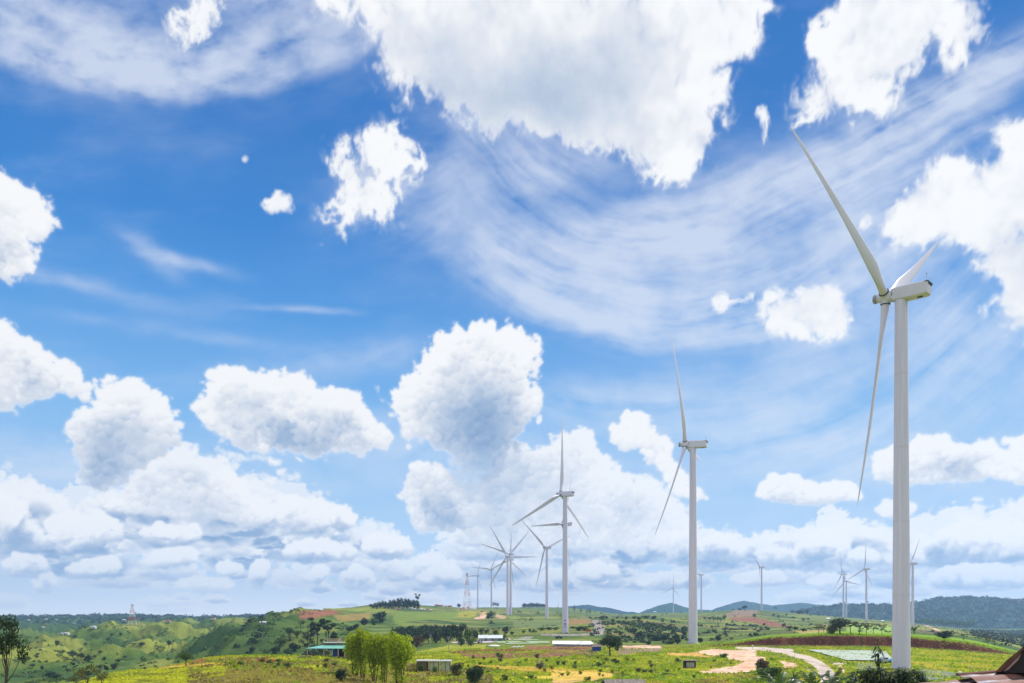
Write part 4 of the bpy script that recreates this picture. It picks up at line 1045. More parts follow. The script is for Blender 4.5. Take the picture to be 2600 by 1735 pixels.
for ti, (x, y, zb, yaw, ph, lab) in enumerate(TURB):
    zg = float(height(x, y))
    r = empty('wind_turbine', (x, y, zb), R(yaw), lab, 'wind turbine', 'white wind turbines of the hilltop farm')
    tower, nac, vent, hatch, mast, hub, nose, ring, blade, door, foot = TM
    tw = add_obj('tower', tower, r)
    if ti == 0:
        d_ = add_obj('door', door, tw)
    if ti < 3:
        f_ = add_obj('foundation', foot, r)
    elif zg < zb - .5:
        f_ = add_obj('foundation', foot, r); f_.scale = (1, 1, max(1, (zb - zg + 1.5) / 1.5))
    nc = add_obj('nacelle', nac, r, (0, 0, HH)); nc.rotation_euler = (0, -TILT, 0)
    if ti < 6:
        add_obj('vent', vent, nc); add_obj('hatch', hatch, nc); add_obj('wind_mast', mast, nc)
    hb = add_obj('hub', hub, r)
    ax = Vector((math.cos(TILT), 0, math.sin(TILT))); u = Vector((0, 1, 0)); v = ax.cross(u)
    hubp = Vector((0, 0, HH)) + ax * OH
    def frame(phase):
        d = u * math.cos(phase) + v * math.sin(phase); yv = d.cross(ax)
        m_ = Matrix((ax, yv, d)).transposed().to_4x4(); m_.translation = hubp; return m_
    # hub sockets are at angle a with (cos a along local y, sin a along local z)
    d0 = u * math.cos(R(ph)) + v * math.sin(R(ph)); zz = ax.cross(d0)
    m_ = Matrix((ax, d0, zz)).transposed().to_4x4(); m_.translation = hubp; hb.matrix_local = m_
    if ti < 6:
        add_obj('nose_cone', nose, hb); add_obj('bearing_ring', ring, hb)
    for k in range(3):
        bl = add_obj('blade', blade, r); bl.matrix_local = frame(R(ph) + k * 2 * math.pi / 3)
    if ti == 2:
        # dark stencilled marks and a small landing near the foot, facing the camera
        cam_a = math.atan2(-y, -x) - R(yaw)
        for z_, w_, h_ in ((8.6, .75, .8), (6.2, .85, 1.2), (4.3, 1.9, .35)):
            b = MB()
            for k in range(6):
                a_ = cam_a - .03 + (k - 2.5) * w_ / 6 / 2.1
                b.box((2.14 * math.cos(a_), 2.14 * math.sin(a_), z_), (.09, w_ / 6 * 1.02, h_), rz=a_)
            b.build('marking', M_DARK, tw)
# ------------------------------------------------------------------ materials for built things
M_WHITE = mat('white_paint', (.74, .74, .72), .5, 0, .06, .6)
M_RED = mat('red_paint', (.55, .06, .03), .5, 0, .15, .6)
M_ROOFW = mat('pale_metal_roof', (.72, .74, .76), .35, .2, .08, .8, streak=(6, 1, 1))
M_ROOFR = mat('red_tile_roof', (.42, .13, .09), .8, 0, .25, 1.2)
M_ROOFG = mat('weathered_grey_roof', (.24, .21, .18), .85, 0, .35, 1.5, col2=(.13, .10, .08), streak=(3, 1, 1))
M_TEAL = mat('teal_metal_roof', (.20, .50, .42), .35, .1, .15, .6, streak=(8, 1, 1))
M_WOOD = mat('brown_wood', (.16, .09, .05), .85, 0, .35, 3)
M_PALEW = mat('pale_wood', (.42, .32, .20), .85, 0, .3, 3)
M_BLUE = mat('blue_tarpaulin', (.03, .05, .28), .5, 0, .2, 1)
M_INSIDE_SHADE = mat('painted_interior_shade', (.03, .025, .025), .9)  # near-black colour standing in for the shade inside, used on solid boxes
M_CREAM = mat('cream_panel', (.52, .55, .34), .7, 0, .15, 1.2)
M_WALL = mat('plaster_wall', (.48, .46, .42), .85, 0, .15, .8)
M_GREYW = mat('grey_block_wall', (.30, .33, .34), .85, 0, .2, .8)
M_GLASS = mat('window_glass', (.05, .07, .09), .1, 0, .1, 1, spec=.8)
M_TYRE = mat('tyre_rubber', (.02, .02, .02), .9)
M_NET = None

def depth_scale(px, py, d): return d / F_PX
def gable(name, pos, w_, d_, hw, hr, wallm, roofm, label, cat='house', group=None, rz=0.0, over=.4, win=2, door=True):
    """a simple building: walls, pitched roof with eaves, door, windows; ridge along x"""
    r = empty(name, pos, rz, label, cat, group)
    b = MB(); b.box((0, 0, hw / 2 - .5), (w_, d_, hw + 1.0))
    b.add([(-w_/2, -d_/2, hw), (w_/2, -d_/2, hw), (w_/2, d_/2, hw), (-w_/2, d_/2, hw), (-w_/2, 0, hw + hr - .05), (w_/2, 0, hw + hr - .05)], [[0,4,3],[1,2,5],[0,1,5,4],[3,4,5,2]])
    b.build('wall', wallm, r)
    b = MB(); t = .12; W = w_ / 2 + over; D = d_ / 2 + over; e = hw - over * hr / (d_ / 2)
    for s in (-1, 1):
        b.add([(-W, s*D, e), (W, s*D, e), (W, 0, hw+hr), (-W, 0, hw+hr), (-W, s*D, e-t), (W, s*D, e-t), (W, 0, hw+hr-t), (-W, 0, hw+hr-t)],
              [[0,1,2,3],[4,7,6,5],[0,4,5,1],[1,5,6,2],[3,2,6,7],[0,3,7,4]])
    b.build('roof', roofm, r)
    if door: b = MB(); b.box((-w_ * .22, -d_/2 - .03, 1.0), (.95, .1, 2.0)); b.build('door', M_WOOD, r)
    for k in range(win):
        x = w_ * (.05 + .3 * k); b = MB(); b.box((x, -d_/2 - .03, hw * .55), (1.1, .1, .9)); b.build('window', M_GLASS, r)
    return r

def lattice(px, d, ytop, wbase, label, red_low=True, bands=7):
    x, y, z = at(px, d)
    top = (HY - ytop) * d / F_PX; H = top - z; wb = wbase * d / F_PX / 2; wt = wb * .16
    r = empty('lattice_mast', (x, y, z), R(20), label, 'lattice mast', 'red and white lattice masts')
    nb = 14
    zs = [H * .93 * (1 - (1 - i / nb) ** 1.25) for i in range(nb + 1)]
    wd = lambda q: wb + (wt - wb) * min(1, q / (H * .86)) ** .9
    th = max(.10, .22 * d / F_PX)
    for band in range(bands):
        part = 'white_section' if band % 2 else 'red_section'
        b = MB()
        for i in range(nb):
            if i * bands // nb != band: continue
            z0, z1 = zs[i], zs[i + 1]; w0, w1 = wd(z0), wd(z1)
            cs = [(-1, -1), (1, -1), (1, 1), (-1, 1)]
            for k in range(4):
                a, c = cs[k], cs[(k + 1) % 4]
                b.tube([(a[0]*w0, a[1]*w0, z0), (a[0]*w1, a[1]*w1, z1)], th, 5)
                b.tube([(a[0]*w0, a[1]*w0, z0), (c[0]*w1, c[1]*w1, z1)], th * .55, 4)
                b.tube([(c[0]*w0, c[1]*w0, z0), (a[0]*w1, a[1]*w1, z1)], th * .55, 4)
                b.tube([(a[0]*w1, a[1]*w1, z1), (c[0]*w1, c[1]*w1, z1)], th * .55, 4)
        b.build(part, M_RED if part == 'red_section' else M_WHITE, r)
    b = MB(); b.box((0, 0, H * .8), (wd(H*.8)*2.6, wd(H*.8)*2.6, th*2)); b.build('platform', M_STEEL, r)
    b = MB(); b.tube([(0, 0, H * .92), (0, 0, H)], th * .6, 5)
    b.build('antenna', M_STEEL, r)
    for k in range(3):
        a = k * 2.1; b = MB(); b.tube([(math.cos(a)*wt*1.3, math.sin(a)*wt*1.3, H*.86), (math.cos(a)*wt*1.3, math.sin(a)*wt*1.3, H*.93)], th * 1.4, 6); b.build('panel_antenna', M_STEEL, r)
    return r
lattice(336, 985, 1530, 25, 'tall red and white lattice mast on the green hills at the far left')
lattice(449, 1500, 1580, 11, 'short red and white lattice mast standing lower on the hills right of the tall one')
lattice(1186, 1650, 1449, 19, 'red and white lattice mast on the skyline beside the leftmost turbine')

# ---- open pavilion with teal roof
def pavilion():
    x0, d, z = at(845, 207); s = d / F_PX
    r = empty('pavilion', (x0, d, z), 0, 'open sided wooden pavilion with a teal sheet roof and a raised deck above', 'pavilion')
    X = lambda px: (px - 845) * s; H = lambda row: (1673 - row) * s
    b = MB(); hE, hR = H(1648.5), H(1641.5)
    # lean-to roof rising towards the back
    xs = [X(781), X(884)]
    b.add([(xs[0], -2.2, hE + .05), (xs[1], -2.2, hE), (xs[1] - .2, 2.6, hR), (X(815), 2.6, hR), (xs[0], -2.2, hE - .1), (xs[1], -2.2, hE - .1), (xs[1] - .2, 2.6, hR - .12), (X(815), 2.6, hR - .12)],
          [[0,1,2,3],[4,7,6,5],[0,4,5,1],[1,5,6,2],[2,6,7,3],[3,7,4,0]])
    b.build('roof', M_TEAL, r)
    for px, yy, m_ in ((785.5,-2,M_PALEW),(798,-1.8,M_WOOD),(808,2.2,M_WOOD),(821,2.2,M_PALEW),(827,-1.9,M_PALEW),(837,-1.9,M_WOOD),(846,2.2,M_WOOD),(863,-1.9,M_PALEW),(879,-2,M_PALEW)):
        b = MB(); b.box((X(px), yy, hE / 2), (.24, .24, hE + (.5 if yy > 0 else -.1))); b.build('post', m_, r)
    b = MB(); b.box((X(868), .8, hE * .48), (X(889) - X(849), 2.6, hE * .94)); b.build('back_room', M_INSIDE_SHADE, r)
    b = MB(); b.box((X(853), -.62, hE * .45), (1.3, .12, hE * .8)); b.build('tarpaulin', M_BLUE, r); b = MB(); b.box((X(884), -.62, hE * .45), (1.5, .12, hE * .7)); b.build('tarpaulin', M_BLUE, r)
    b = MB(); b.box((X(838), 0, .12), (X(893) - X(783), 5.0, .5)); b.build('floor', M_WOOD, r)
    b = MB(); b.box((X(802), -1.2, .75), (1.8, .8, .8)); b.build('counter', M_WOOD, r)
    b = MB(); b.box((X(850), 3.0, H(1635.2)), (X(886) - X(819), 1.6, .28)); b.build('deck_edge', M_WHITE, r)
    b = MB(); b.box((X(850), 3.6, H(1638.5)), (X(886) - X(817), 2.2, .5)); b.build('deck', M_WOOD, r)
    b = MB()
    for row in (1626, 1629, 1631.5): b.box((X(850), 3.3, H(row)), (X(880) - X(822), .12, .16))
    for px in (824, 833, 842, 851, 860, 869, 877): b.box((X(px), 3.3, H(1631)), (.13, .13, 1.35))
    b.build('railing', M_PALEW, r)
pavilion()
x, y, z = at_y(775, 1671, 150, 230)
b = MB()
for k in range(9): b.box((x + (k - 4) * .32, y + (k % 2) * .3, z + .18 + .12 * (k % 3)), (.5, .6, .4 + .1 * (k % 2)), rz=k * .7, bev=.06)
tag(b.build('rubble_pile', mat('rubble', (.34, .24, .17), .9, var=.4, vscale=2)), 'low brown heap of rubble lying left of the teal roofed pavilion', 'rubble')

# ---- shed row with three white roofs
def sheds():
    d = at_y(1098, 1706, 130, 260)[1]; s = d / F_PX
    x0 = (1098 - CX) * s; z = float(height(x0, d)); base = HY - F_PX * z / d
    spec = [(1057, 1087, M_WOOD, 'brown slatted shed with a white sheet roof at the left end of the shed row'),
            (1088, 1116, M_CREAM, 'cream panelled shed with a white sheet roof in the middle of the shed row'),
            (1118, 1146, M_CREAM, 'cream panelled shed with a white sheet roof at the right end of the shed row')]
    for i, (a, c, wm, lab) in enumerate(spec):
        w_ = (c - a) * s; cx = ((a + c) / 2 - CX) * s; zz = float(height(cx, d)); h = (base - 1678) * s
        r = empty('shed', (cx, d, zz), 0, lab, 'shed', 'row of small sheds behind the shrubs')
        b = MB(); b.box((0, .9, h / 2 - .2), (w_ * .9, 1.8, h + .2))
        b.build('wall', wm, r)
        b = MB(); b.box((0, .8, h + .06), (w_, 2.6, .12)); b.box((0, -.52, h - .04), (w_, .05, .2)); b.build('roof', M_WHITE, r)
        for q in (-.46, -.03, .40):
            b = MB(); b.box((w_ * q, -.06, h / 2), (.09, .09, h)); b.build('post', M_WOOD, r)
        if i == 0:
            b = MB()
            for k in range(9): b.box((-w_ * .4 + k * w_ * .1, -.05, h * .45), (.07, .05, h * .85))
            b.build('slats', M_PALEW, r)
    cx = (1047 - CX) * s; zz = float(height(cx, d))
    b = MB()
    for k in range(17):
        b.box((cx - 1.4 + k * .17, d + .1 * math.sin(k), zz + .95 + .12 * math.sin(k * 2.3)), (.12, .06, 2.1), rz=.05 * math.sin(k * 5))
    b.box((cx, d + .15, zz + .6), (2.9, .05, .1)); b.box((cx, d + .15, zz + 1.5), (2.9, .05, .1))
    tag(b.build('picket_fence', mat('weathered_brown_boards', (.20, .10, .06), .9, var=.4, vscale=4)), 'brown upright board fence joining the left end of the shed row', 'fence')
    b = MB(); b.lathe([(.0, -.04), (.44, -.04), (.44, .04), (0, .04)], 20)
    me = b.build('disc', mat('pale_disc', (.62, .42, .34), .6, var=.15, vscale=3), mesh_only=True)
    sx, sy, sz = at(1037.5, d - 1.2)
    r = empty('round_sign', (sx, sy, sz), 0, 'round pale pink sign on a post left of the shed row', 'sign')
    o = add_obj('sign_disc', me, r, (0, 0, 1.9)); o.rotation_euler = (R(90), 0, 0)
    b = MB(); b.tube([(0, .08, 0), (0, .08, 2.2)], .04, 6); b.build('post', M_STEEL, r)
sheds()

# ---- long grey shed, long white roof, roof in the foreground, little hut
s_ = at_y(1247, 1628, 260, 520)
gable('long_shed', s_, 62 * s_[1] / F_PX, 7, 1.9, 1.5, M_GREYW, M_ROOFW, 'grey block shed with a pale pitched metal roof beyond the terraced beds', 'shed', None, 0.05, win=3)
s_ = at_y(1455, 1641, 240, 420); k = s_[1] / F_PX
r = empty('greenhouse', s_, R(-2), 'long low building under one gleaming white sheet roof beside the dark round tree', 'shed')
W = 106 * k; H = 12.5 * k
b = MB(); b.add([(-W/2, -3, H*.52), (W/2, -3, H*.36), (W/2 - 1.2, 3, H), (-W/2 + .2, 3, H*1.05), (-W/2, -3, H*.52-.12), (W/2, -3, H*.36-.12), (W/2 - 1.2, 3, H-.12), (-W/2+.2, 3, H*1.05-.12)], [[0,1,2,3],[4,7,6,5],[0,4,5,1],[1,5,6,2],[2,6,7,3],[3,7,4,0]])
b.build('roof', mat('gleaming_white_roof', (.88, .88, .88), .3, 0, .03), r)
b = MB(); b.box((0, 0, H * .2), (W - 1.5, 5.4, H * .5)); b.build('wall', M_GREYW, r)
for i in range(9):
    b = MB(); b.box((-W/2 + .4 + i * (W - .8) / 8, -2.9, H * .2), (.12, .12, H * .42)); b.build('post', M_WOOD, r)
s_ = at(1516, 292)
gable('hut', (s_[0], s_[1] + 2, s_[2] + .2), 3.4, 3, 1.9, .8, M_BLUE, M_ROOFG, 'small blue walled hut with a brown roof right of the long white roof', 'hut', None, 0, win=0, door=False)
s_ = at(1583, 118)
gable('roadside_house', (s_[0], s_[1], s_[2]), 5.6, 5.0, 2.1, (HY-1725)*118/F_PX - s_[2] - 2.1, M_GREYW, M_ROOFG, 'weathered grey brown pitched roof of a house cut by the bottom edge', 'house', None, R(4), win=1)
s_ = at_y(1753, 1697, 140, 260); k = s_[1] / F_PX
r = empty('field_hut', s_, 0, 'small field hut of pale boards with a flat dark roof on the green bank', 'hut')
b = MB(); b.box((0, 1.0, .8), (2.9, 1.8, 1.9)); b.build('wall', M_INSIDE_SHADE, r)
for i in range(5):
    b = MB(); b.box((-.85 + i * .42, .02, .85), (.3, .06, 1.35)); b.build('board', M_WALL, r)
b = MB(); b.box((.15, .9, 1.95), (4.4, 2.9, .14)); b.build('roof', M_ROOFG, r)
b = MB(); b.box((-1.9, -.1, .95), (.1, .1, 2)); b.build('post', M_WOOD, r)

# ---- hilltop village and other far houses
rng = random.Random(11)
VM = [M_WALL, M_WHITE, M_GREYW]
def far_houses(lst, group, roofs):
    for i, (px, py, wpx, lab, rf) in enumerate(lst):
        p = at_y(px, py, 420, 3600); k = p[1] / F_PX
        w_ = max(4, wpx * k)
        gable('house', (p[0], p[1], p[2]), w_, w_ * .6, w_ * .26, w_ * .14, VM[i % 3], rf, lab, 'house', group, rng.uniform(-.3, .3), win=2)
W_, R_ = M_ROOFW, M_ROOFR
far_houses([(982,1543.5,9,'white roofed house at the left end of the hilltop village under the trees',W_),(970,1542,10,'grey long house left of the brightest white roof in the hilltop village',M_ROOFG),
 (1036,1536.5,9,'white roofed house tucked in front of the hilltop pines',W_),(1046,1538,6,'small white roofed house right of the one in front of the pines',W_),
 (1000,1546,9,'red roofed house below the hilltop pines',R_),(1012,1548,9,'second red roofed house below the hilltop pines',R_),(1024,1547,9,'grey roofed house between the red roofs below the pines',M_ROOFG),
 (1044,1547,9,'white roofed house at the start of the crowded village row',W_),(1052,1549,8,'white roofed house in the crowded village row beside a red roof',W_),(1061,1546,10,'red roofed house highest in the crowded village row',R_),
 (1069,1549,9,'pale roofed house in the middle of the crowded village row',W_),(1077,1550,8,'white roofed house low in the crowded village row',W_),(1085,1549,9,'red roofed house at the right end of the crowded village row',R_),(1093,1551,7,'last small white roofed house of the village row',W_),
 (1109,1537,11,'red roofed house on the skyline right of the pines',R_),(1120,1538,10,'long red brown roofed house on the skyline',R_),(1131,1541,7,'red roofed stall left of the skyline tree',R_),(1142,1541,10,'red house among shrubs on the skyline ridge',R_)], 'houses of the hilltop village', None)
far_houses([(73,1576,6,'white roofed house at the left end of the far ridge',W_),(117,1575.5,6,'white roofed house second from the left on the far ridge',W_),(143,1575,6,'white roofed house third from the left on the far ridge',W_),
 (188,1585,5,'tiny white house below the far ridge top',W_),(238,1594,11,'larger white roofed farm building on the hazy slope',W_),(316,1580.5,9,'white roofed house left of the tall lattice mast top',W_),(110,1595,7,'white house halfway down the hazy slope',W_),
 (170,1611,12,'white roofed shed on the pink bare clearing',W_),(157,1612,5,'small white hut beside the shed on the pink clearing',W_),(428,1581,11,'reddish roofed house on the ridge right of the tall mast',R_),(542,1573,10,'red brown block house on the far skyline ridge',R_),(668,1584,5,'tiny white house on the right part of the far ridge',W_)], 'houses scattered over the far left ridge', None)
far_houses([(1325,1541,6,'white house on the slope left of the skyline tree clump',W_),(1334,1543.5,5,'small white hut below the skyline tree clump',W_),(1662,1555,8,'pale house on the slope right of the road hilltop',W_),
 (2102,1573,9,'white house in the fields in front of the paired turbines',W_),(2240,1578,6,'small white house in the fields right of the paired turbines',W_)], 'houses out in the fields', None)
# stripe of market tents under the mast
for i in range(7):
    px = 1172 + i * 5.6; p = at_y(px, 1549 - .9 * (3 - abs(i - 3)), 600, 3000); k = p[1] / F_PX
    b = MB(); W = 6.2 * k; hh_ = (6 + 2.0 * (1 - abs(i - 3) / 3)) * k
    vs = []; n = 8
    for j in range(n + 1):
        a = math.pi * j / n
        for yy in (-W, W): vs.append((-math.cos(a) * W * .5, yy, math.sin(a) * hh_))
    fs = [[2*j, 2*j+1, 2*j+3, 2*j+2] for j in range(n)] + [[2*j for j in range(n + 1)], [2*j+1 for j in range(n + 1)]]
    b.add(vs, fs)
    o = b.build('market_tent', [M_WHITE, mat('pink_canvas', (.55, .28, .32), .8)][i in (0, 1, 3)], None, True, p)
    tag(o, ['pink canvas market tent under the skyline lattice mast', 'white canvas market tent under the skyline lattice mast'][i not in (0, 1, 3)], 'tent', 'market tents under the skyline mast')
# pavilion and vehicles where the road tops the hill
p = at_y(1575, 1568, 500, 1600); k = p[1] / F_PX
r = empty('roadside_pavilion', p, 0, 'dark four legged lookout pavilion with a hipped roof where the road tops the hill', 'pavilion')
b = MB(); b.box((0, 0, 7.2 * k), (13 * k, 9 * k, 4 * k), taper=.85); b.build('roof', M_ROOFG, r)
for a, c in ((-1, -1), (1, -1), (1, 1), (-1, 1)):
    b = MB(); b.box((a * 4 * k, c * 3 * k, 2.7 * k), (.9 * k, .9 * k, 5.6 * k)); b.build('leg', M_WOOD, r)
def car(px, py, L, lab, body, group, rz=0.0, cat='car', dm=(120, 1600), name='parked_car'):
    p = at_y(px, py, *dm); r = empty(name, p, rz, lab, cat, group)
    b = MB(); b.box((0, 0, .78), (L, 1.8, .75), bev=.15)
    if cat == 'pickup': b.box((L * .08, 0, 1.38), (L * .36, 1.6, .62), taper=.16, bev=0)
    else: b.box((-L * .04, 0, 1.38), (L * .58, 1.6, .62), taper=.18)
    b.build('body', body, r, False)
    b = MB(); b.box((-L * .04 if cat != 'pickup' else L * .08, 0, 1.36), (L * .50 if cat != 'pickup' else L * .30, 1.64, .40), taper=.1); b.build('window', M_GLASS, r)
    for sx in (-1, 1):
        for sy in (-1, 1):
            b = MB(); b.tube([(sx * L * .31, sy * .72, .36), (sx * L * .31, sy * .95, .36)], .36, 14); b.build('wheel', M_TYRE, r)
    for sy in (-1, 1): b = MB(); b.box((L * .5, sy * .6, .85), (.06, .3, .16)); b.build('headlight', M_WHITE, r)
    return r
VW = mat('white_car_paint', (.75, .75, .75), .25, 0, .02, spec=.6); VD = mat('dark_car_paint', (.03, .035, .045), .25, 0, .05, spec=.6); VS = mat('silver_car_paint', (.48, .50, .56), .3, .3, .03, spec=.6)
GP = 'vehicles at the top of the hill road'
car(1472, 1570, 4.4, 'white car parked left of the road at the hilltop', VW, GP); car(1490, 1569, 6.2, 'white van right of the white car by the hilltop road', VW, GP, cat='van', name='parked_van')
car(1499, 1569.5, 4.4, 'dark car on the hilltop road beside the white van', VD, GP, .5); car(1513, 1570, 4.2, 'dark car at the right side of the hilltop road', VD, GP, .3); car(1521, 1570, 4.2, 'dark car farthest right at the hilltop road', VD, GP, 0)
car(1419, 1622, 4.0, 'dark car half sunk in the grass below the roadside turbine', VD, None, .2, dm=(300, 480))
car(2242, 1684, 4.9, 'silver pickup with a dark windscreen parked behind the long leaved bush', VS, None, R(8), 'pickup', (140, 300), 'pickup_truck')
# blue parasol beside it
p = at_y(2266, 1689, 140, 260); r = empty('parasol', p, 0, 'light blue parasol open beside the foot of the largest turbine', 'parasol')
b = MB(); b.lathe([(1.05, 1.25), (.95, 1.5), (.6, 1.8), (.05, 1.98)], 14, cap=False); b.build('canopy', mat('light_blue_cloth', (.16, .42, .66), .7), r, True)
b = MB(); b.tube([(0, 0, 0), (0, 0, 2.0)], .03, 6); b.build('pole', M_STEEL, r)
# white rocks/bags
for i in range(9):
    p = at_y(1301 + i * 3.3, 1646.5 - (i % 3) * .9, 220, 360)
    b = MB(); b.box((0, 0, .4), (1.0, .8, .85), bev=.28, rz=i * .8)
    o = b.build('sack', M_WHITE, None, True, p); tag(o, 'white sack heaped on the edge of the terraced field', 'sack', 'white sacks heaped at the terrace edge')
p = at_y(1254, 1641, 220, 400); b = MB(); b.lathe([(3.0, 0), (2.8, .25), (1.5, .55), (.1, .6)], 14)
tag(b.build('plastic_sheet', M_WHITE, None, True, p), 'pale plastic sheet lying on the bright green terrace', 'sheet')
# rusty red sign board by the bend
p = at_y(1494, 1607, 420, 640); b = MB(); b.box((0, 0, 1.7), (3.6, .3, 1.9)); b.box((-1.4, 0, .4), (.2, .2, 1.4)); b.box((1.4, 0, .4), (.2, .2, 1.4))
tag(b.build('sign_board', mat('rust_red', (.42, .10, .06), .8, var=.3), None, False, p), 'rust red board standing beside the bend of the grey road', 'sign board')

# ---- poles
def pole(px, pyb, pyt, label, arms=1, group=None, dm=(120, 900), rad=.14, m_=None, name='utility_pole'):
    p = at_y(px, pyb, *dm); h = (pyb - pyt) * p[1] / F_PX
    r = empty(name, p, 0, label, 'pole', group)
    b = MB(); b.tube([(0, 0, -.3), (0, 0, h)], [rad, rad * .7], 8); b.build('post', m_ or M_STEEL, r)
    for k in range(arms):
        b = MB(); b.box((0, 0, h * (.95 - .1 * k)), (h * .22, .12, .12)); b.build('crossarm', m_ or M_STEEL, r)
        for q in (-.09, 0, .09): 
            b = MB(); b.tube([(q * h, 0, h * (.95 - .1 * k) + .06), (q * h, 0, h * (.95 - .1 * k) + .35)], .07, 6); b.build('insulator', M_WHITE, r)
    return r
pole(2018, 1695, 1647, 'thin grey pole standing at the roadside where the track meets the bend', 0, None, (130, 330), .06)
pole(1093, 1648, 1612, 'left pole with crossarms in front of the dark wood', 2, 'poles in front of the dark wood', (240, 520))
pole(1139, 1655, 1617, 'right pole with crossarms in front of the dark wood', 2, 'poles in front of the dark wood', (240, 520))
pole(1418, 1560, 1530, 'thin pole on the hill left of the roadside turbine', 0, None, (800, 1600), .25)
for k, (px, yb, yt) in enumerate(((1076,1676,1661),(1098,1676,1660),(1105,1677,1664),(1120,1676,1662),(1139,1677,1663),(1061,1674,1664),(1165,1660,1645),(1180,1660,1646),(1196,1658,1643))):
    pole(px, yb, yt, 'thin brown fence stake in the grass above the shed row', 0, 'fence stakes above the shed row', (170, 330), .05, M_WOOD, 'fence_stake')
# white topped road markers
for px, yb, yt, lab in ((1911, 1648, 1638, 'short white topped marker post on the verge of the upper road'),):
    p = at_y(px, yb, 200, 331); h = (yb - yt) * p[1] / F_PX; r = empty('marker_post', p, 0, lab, 'marker post')
    b = MB(); b.box((0, 0, h * .35), (.16, .16, h * .7)); b.build('post', M_STEEL, r)
    b = MB(); b.box((0, 0, h * .85), (.6, .12, h * .32)); b.build('plate', M_WHITE, r)
for px, yb in ((1982, 1672), (2006, 1681), (1998, 1677)):
    p = at_y(px, yb, 140, 331); b = MB(); b.box((0, 0, .45), (.22, .22, 1.0), bev=.03)
    tag(b.build('guard_stone', M_WALL, None, False, p), 'squat pale guard stone on the inner edge of the road bend', 'guard stone', 'guard stones along the road bend')
# garden nets over crops, and beds of the terraces
M_NETS = mat('white_crop_net', (.46, .50, .46), .8, 0, .25, 3, col2=(.26, .34, .22), streak=(1, .5, 1))
for poly, lab in zip(NETS[:1], ['broad pale net stretched over the crop field inside the road bend']):
    me = draped('crop_net', poly, M_NETS, .35)
    tag(add_obj('crop_net', me), lab, 'crop net')
def rows_of(poly, n, lab, grp, d0, d1, wd, m_, vec):
    """single long covered beds inside an outline, each its own thing"""
    P = np.array([at_y(px, py, d0, d1)[:2] for px, py in poly]); c = P.mean(0)
    vec = np.array(vec) / np.hypot(*vec); nor = np.array([-vec[1], vec[0]])
    t0, t1 = ((P - c) @ nor).min(), ((P - c) @ nor).max()
    for i in range(n):
        t = t0 + (t1 - t0) * (i + .5) / n; hits = []
        for j in range(len(P)):
            a, b_ = P[j] - c, P[(j + 1) % len(P)] - c; ta, tb = a @ nor, b_ @ nor
            if (ta - t) * (tb - t) < 0: q = (t - ta) / (tb - ta); hits.append((a + (b_ - a) * q) @ vec)
        if len(hits) < 2: continue
        u0, u1 = min(hits), max(hits); m = 10; vs = []
        for k in range(m + 1):
            u = u0 + (u1 - u0) * k / m
            for dx, hh_ in ((-.5, .02), (-.3, .22), (.3, .22), (.5, .02)):
                q = c + vec * u + nor * (t + dx * wd); vs.append((q[0], q[1], float(height(q[0], q[1])) + hh_))
        fs = [[4*k+e, 4*k+e+1, 4*k+e+5, 4*k+e+4] for k in range(m) for e in range(3)]
        b = MB(); b.add(vs, fs); o = b.build('covered_bed', m_); tag(o, lab, 'covered bed', grp)
M_BED = mat('bed_cover', (.52, .56, .44), .8, 0, .2, 3)
rows_of(Z5([(1720,1335),(1990,1335),(2080,1410),(1780,1425)]), 8, 'narrow pale covered bed left of the largest turbine foot', 'pale covered beds left of the largest turbine', 140, 300, .5, M_BED, (.25, -1))
rows_of(Z6([(870,1400),(1060,1420),(1290,1452),(1300,1500),(880,1560)]), 13, 'narrow pale covered bed behind the rusty roof', 'pale covered beds behind the rusty roof', 120, 260, .4, M_BED, (-.42, 1))
M_PINK = mat('pinkish_bed_cover', (.50, .44, .42), .8, 0, .2, 3); M_LGREEN = mat('pale_green_bed', (.28, .38, .20), .9, 0, .3, 3)
for i, (poly, m_, lab) in enumerate([
  (Zc3([(650,1045),(860,1038),(900,1052),(680,1062)]), M_PINK, 'pinkish covered bed at the left end of the terraces'),
  (Zc3([(820,1040),(1100,1030),(1180,1050),(880,1062)]), M_PINK, 'long pinkish covered bed in the middle of the terraces'),
  (Zc3([(940,1022),(1340,1005),(1350,1018),(960,1032)]), M_PINK, 'long pale bed in front of the grey block shed'),
  (Zc3([(1140,1038),(1420,1034),(1500,1048),(1200,1058)]), M_LGREEN, 'pale green bed in the middle of the terraces'),
  (Zc3([(1240,1055),(1600,1052),(1700,1064),(1300,1072)]), M_LGREEN, 'pale green bed nearest on the terraces'),
  (Zc3([(1480,1030),(1790,1038),(1790,1060),(1560,1054)]), M_LGREEN, 'pale green bed left of the gleaming white roof'),
  (Zc3([(1350,1012),(1650,1016),(1680,1026),(1380,1026)]), M_LGREEN, 'pale green bed farthest back on the terraces')]):
    me = draped('garden_bed', poly, m_, .25, .7, 240, 460); 
    if len(me.vertices): tag(add_obj('garden_bed', me), lab, 'garden bed', 'garden beds on the terraces')

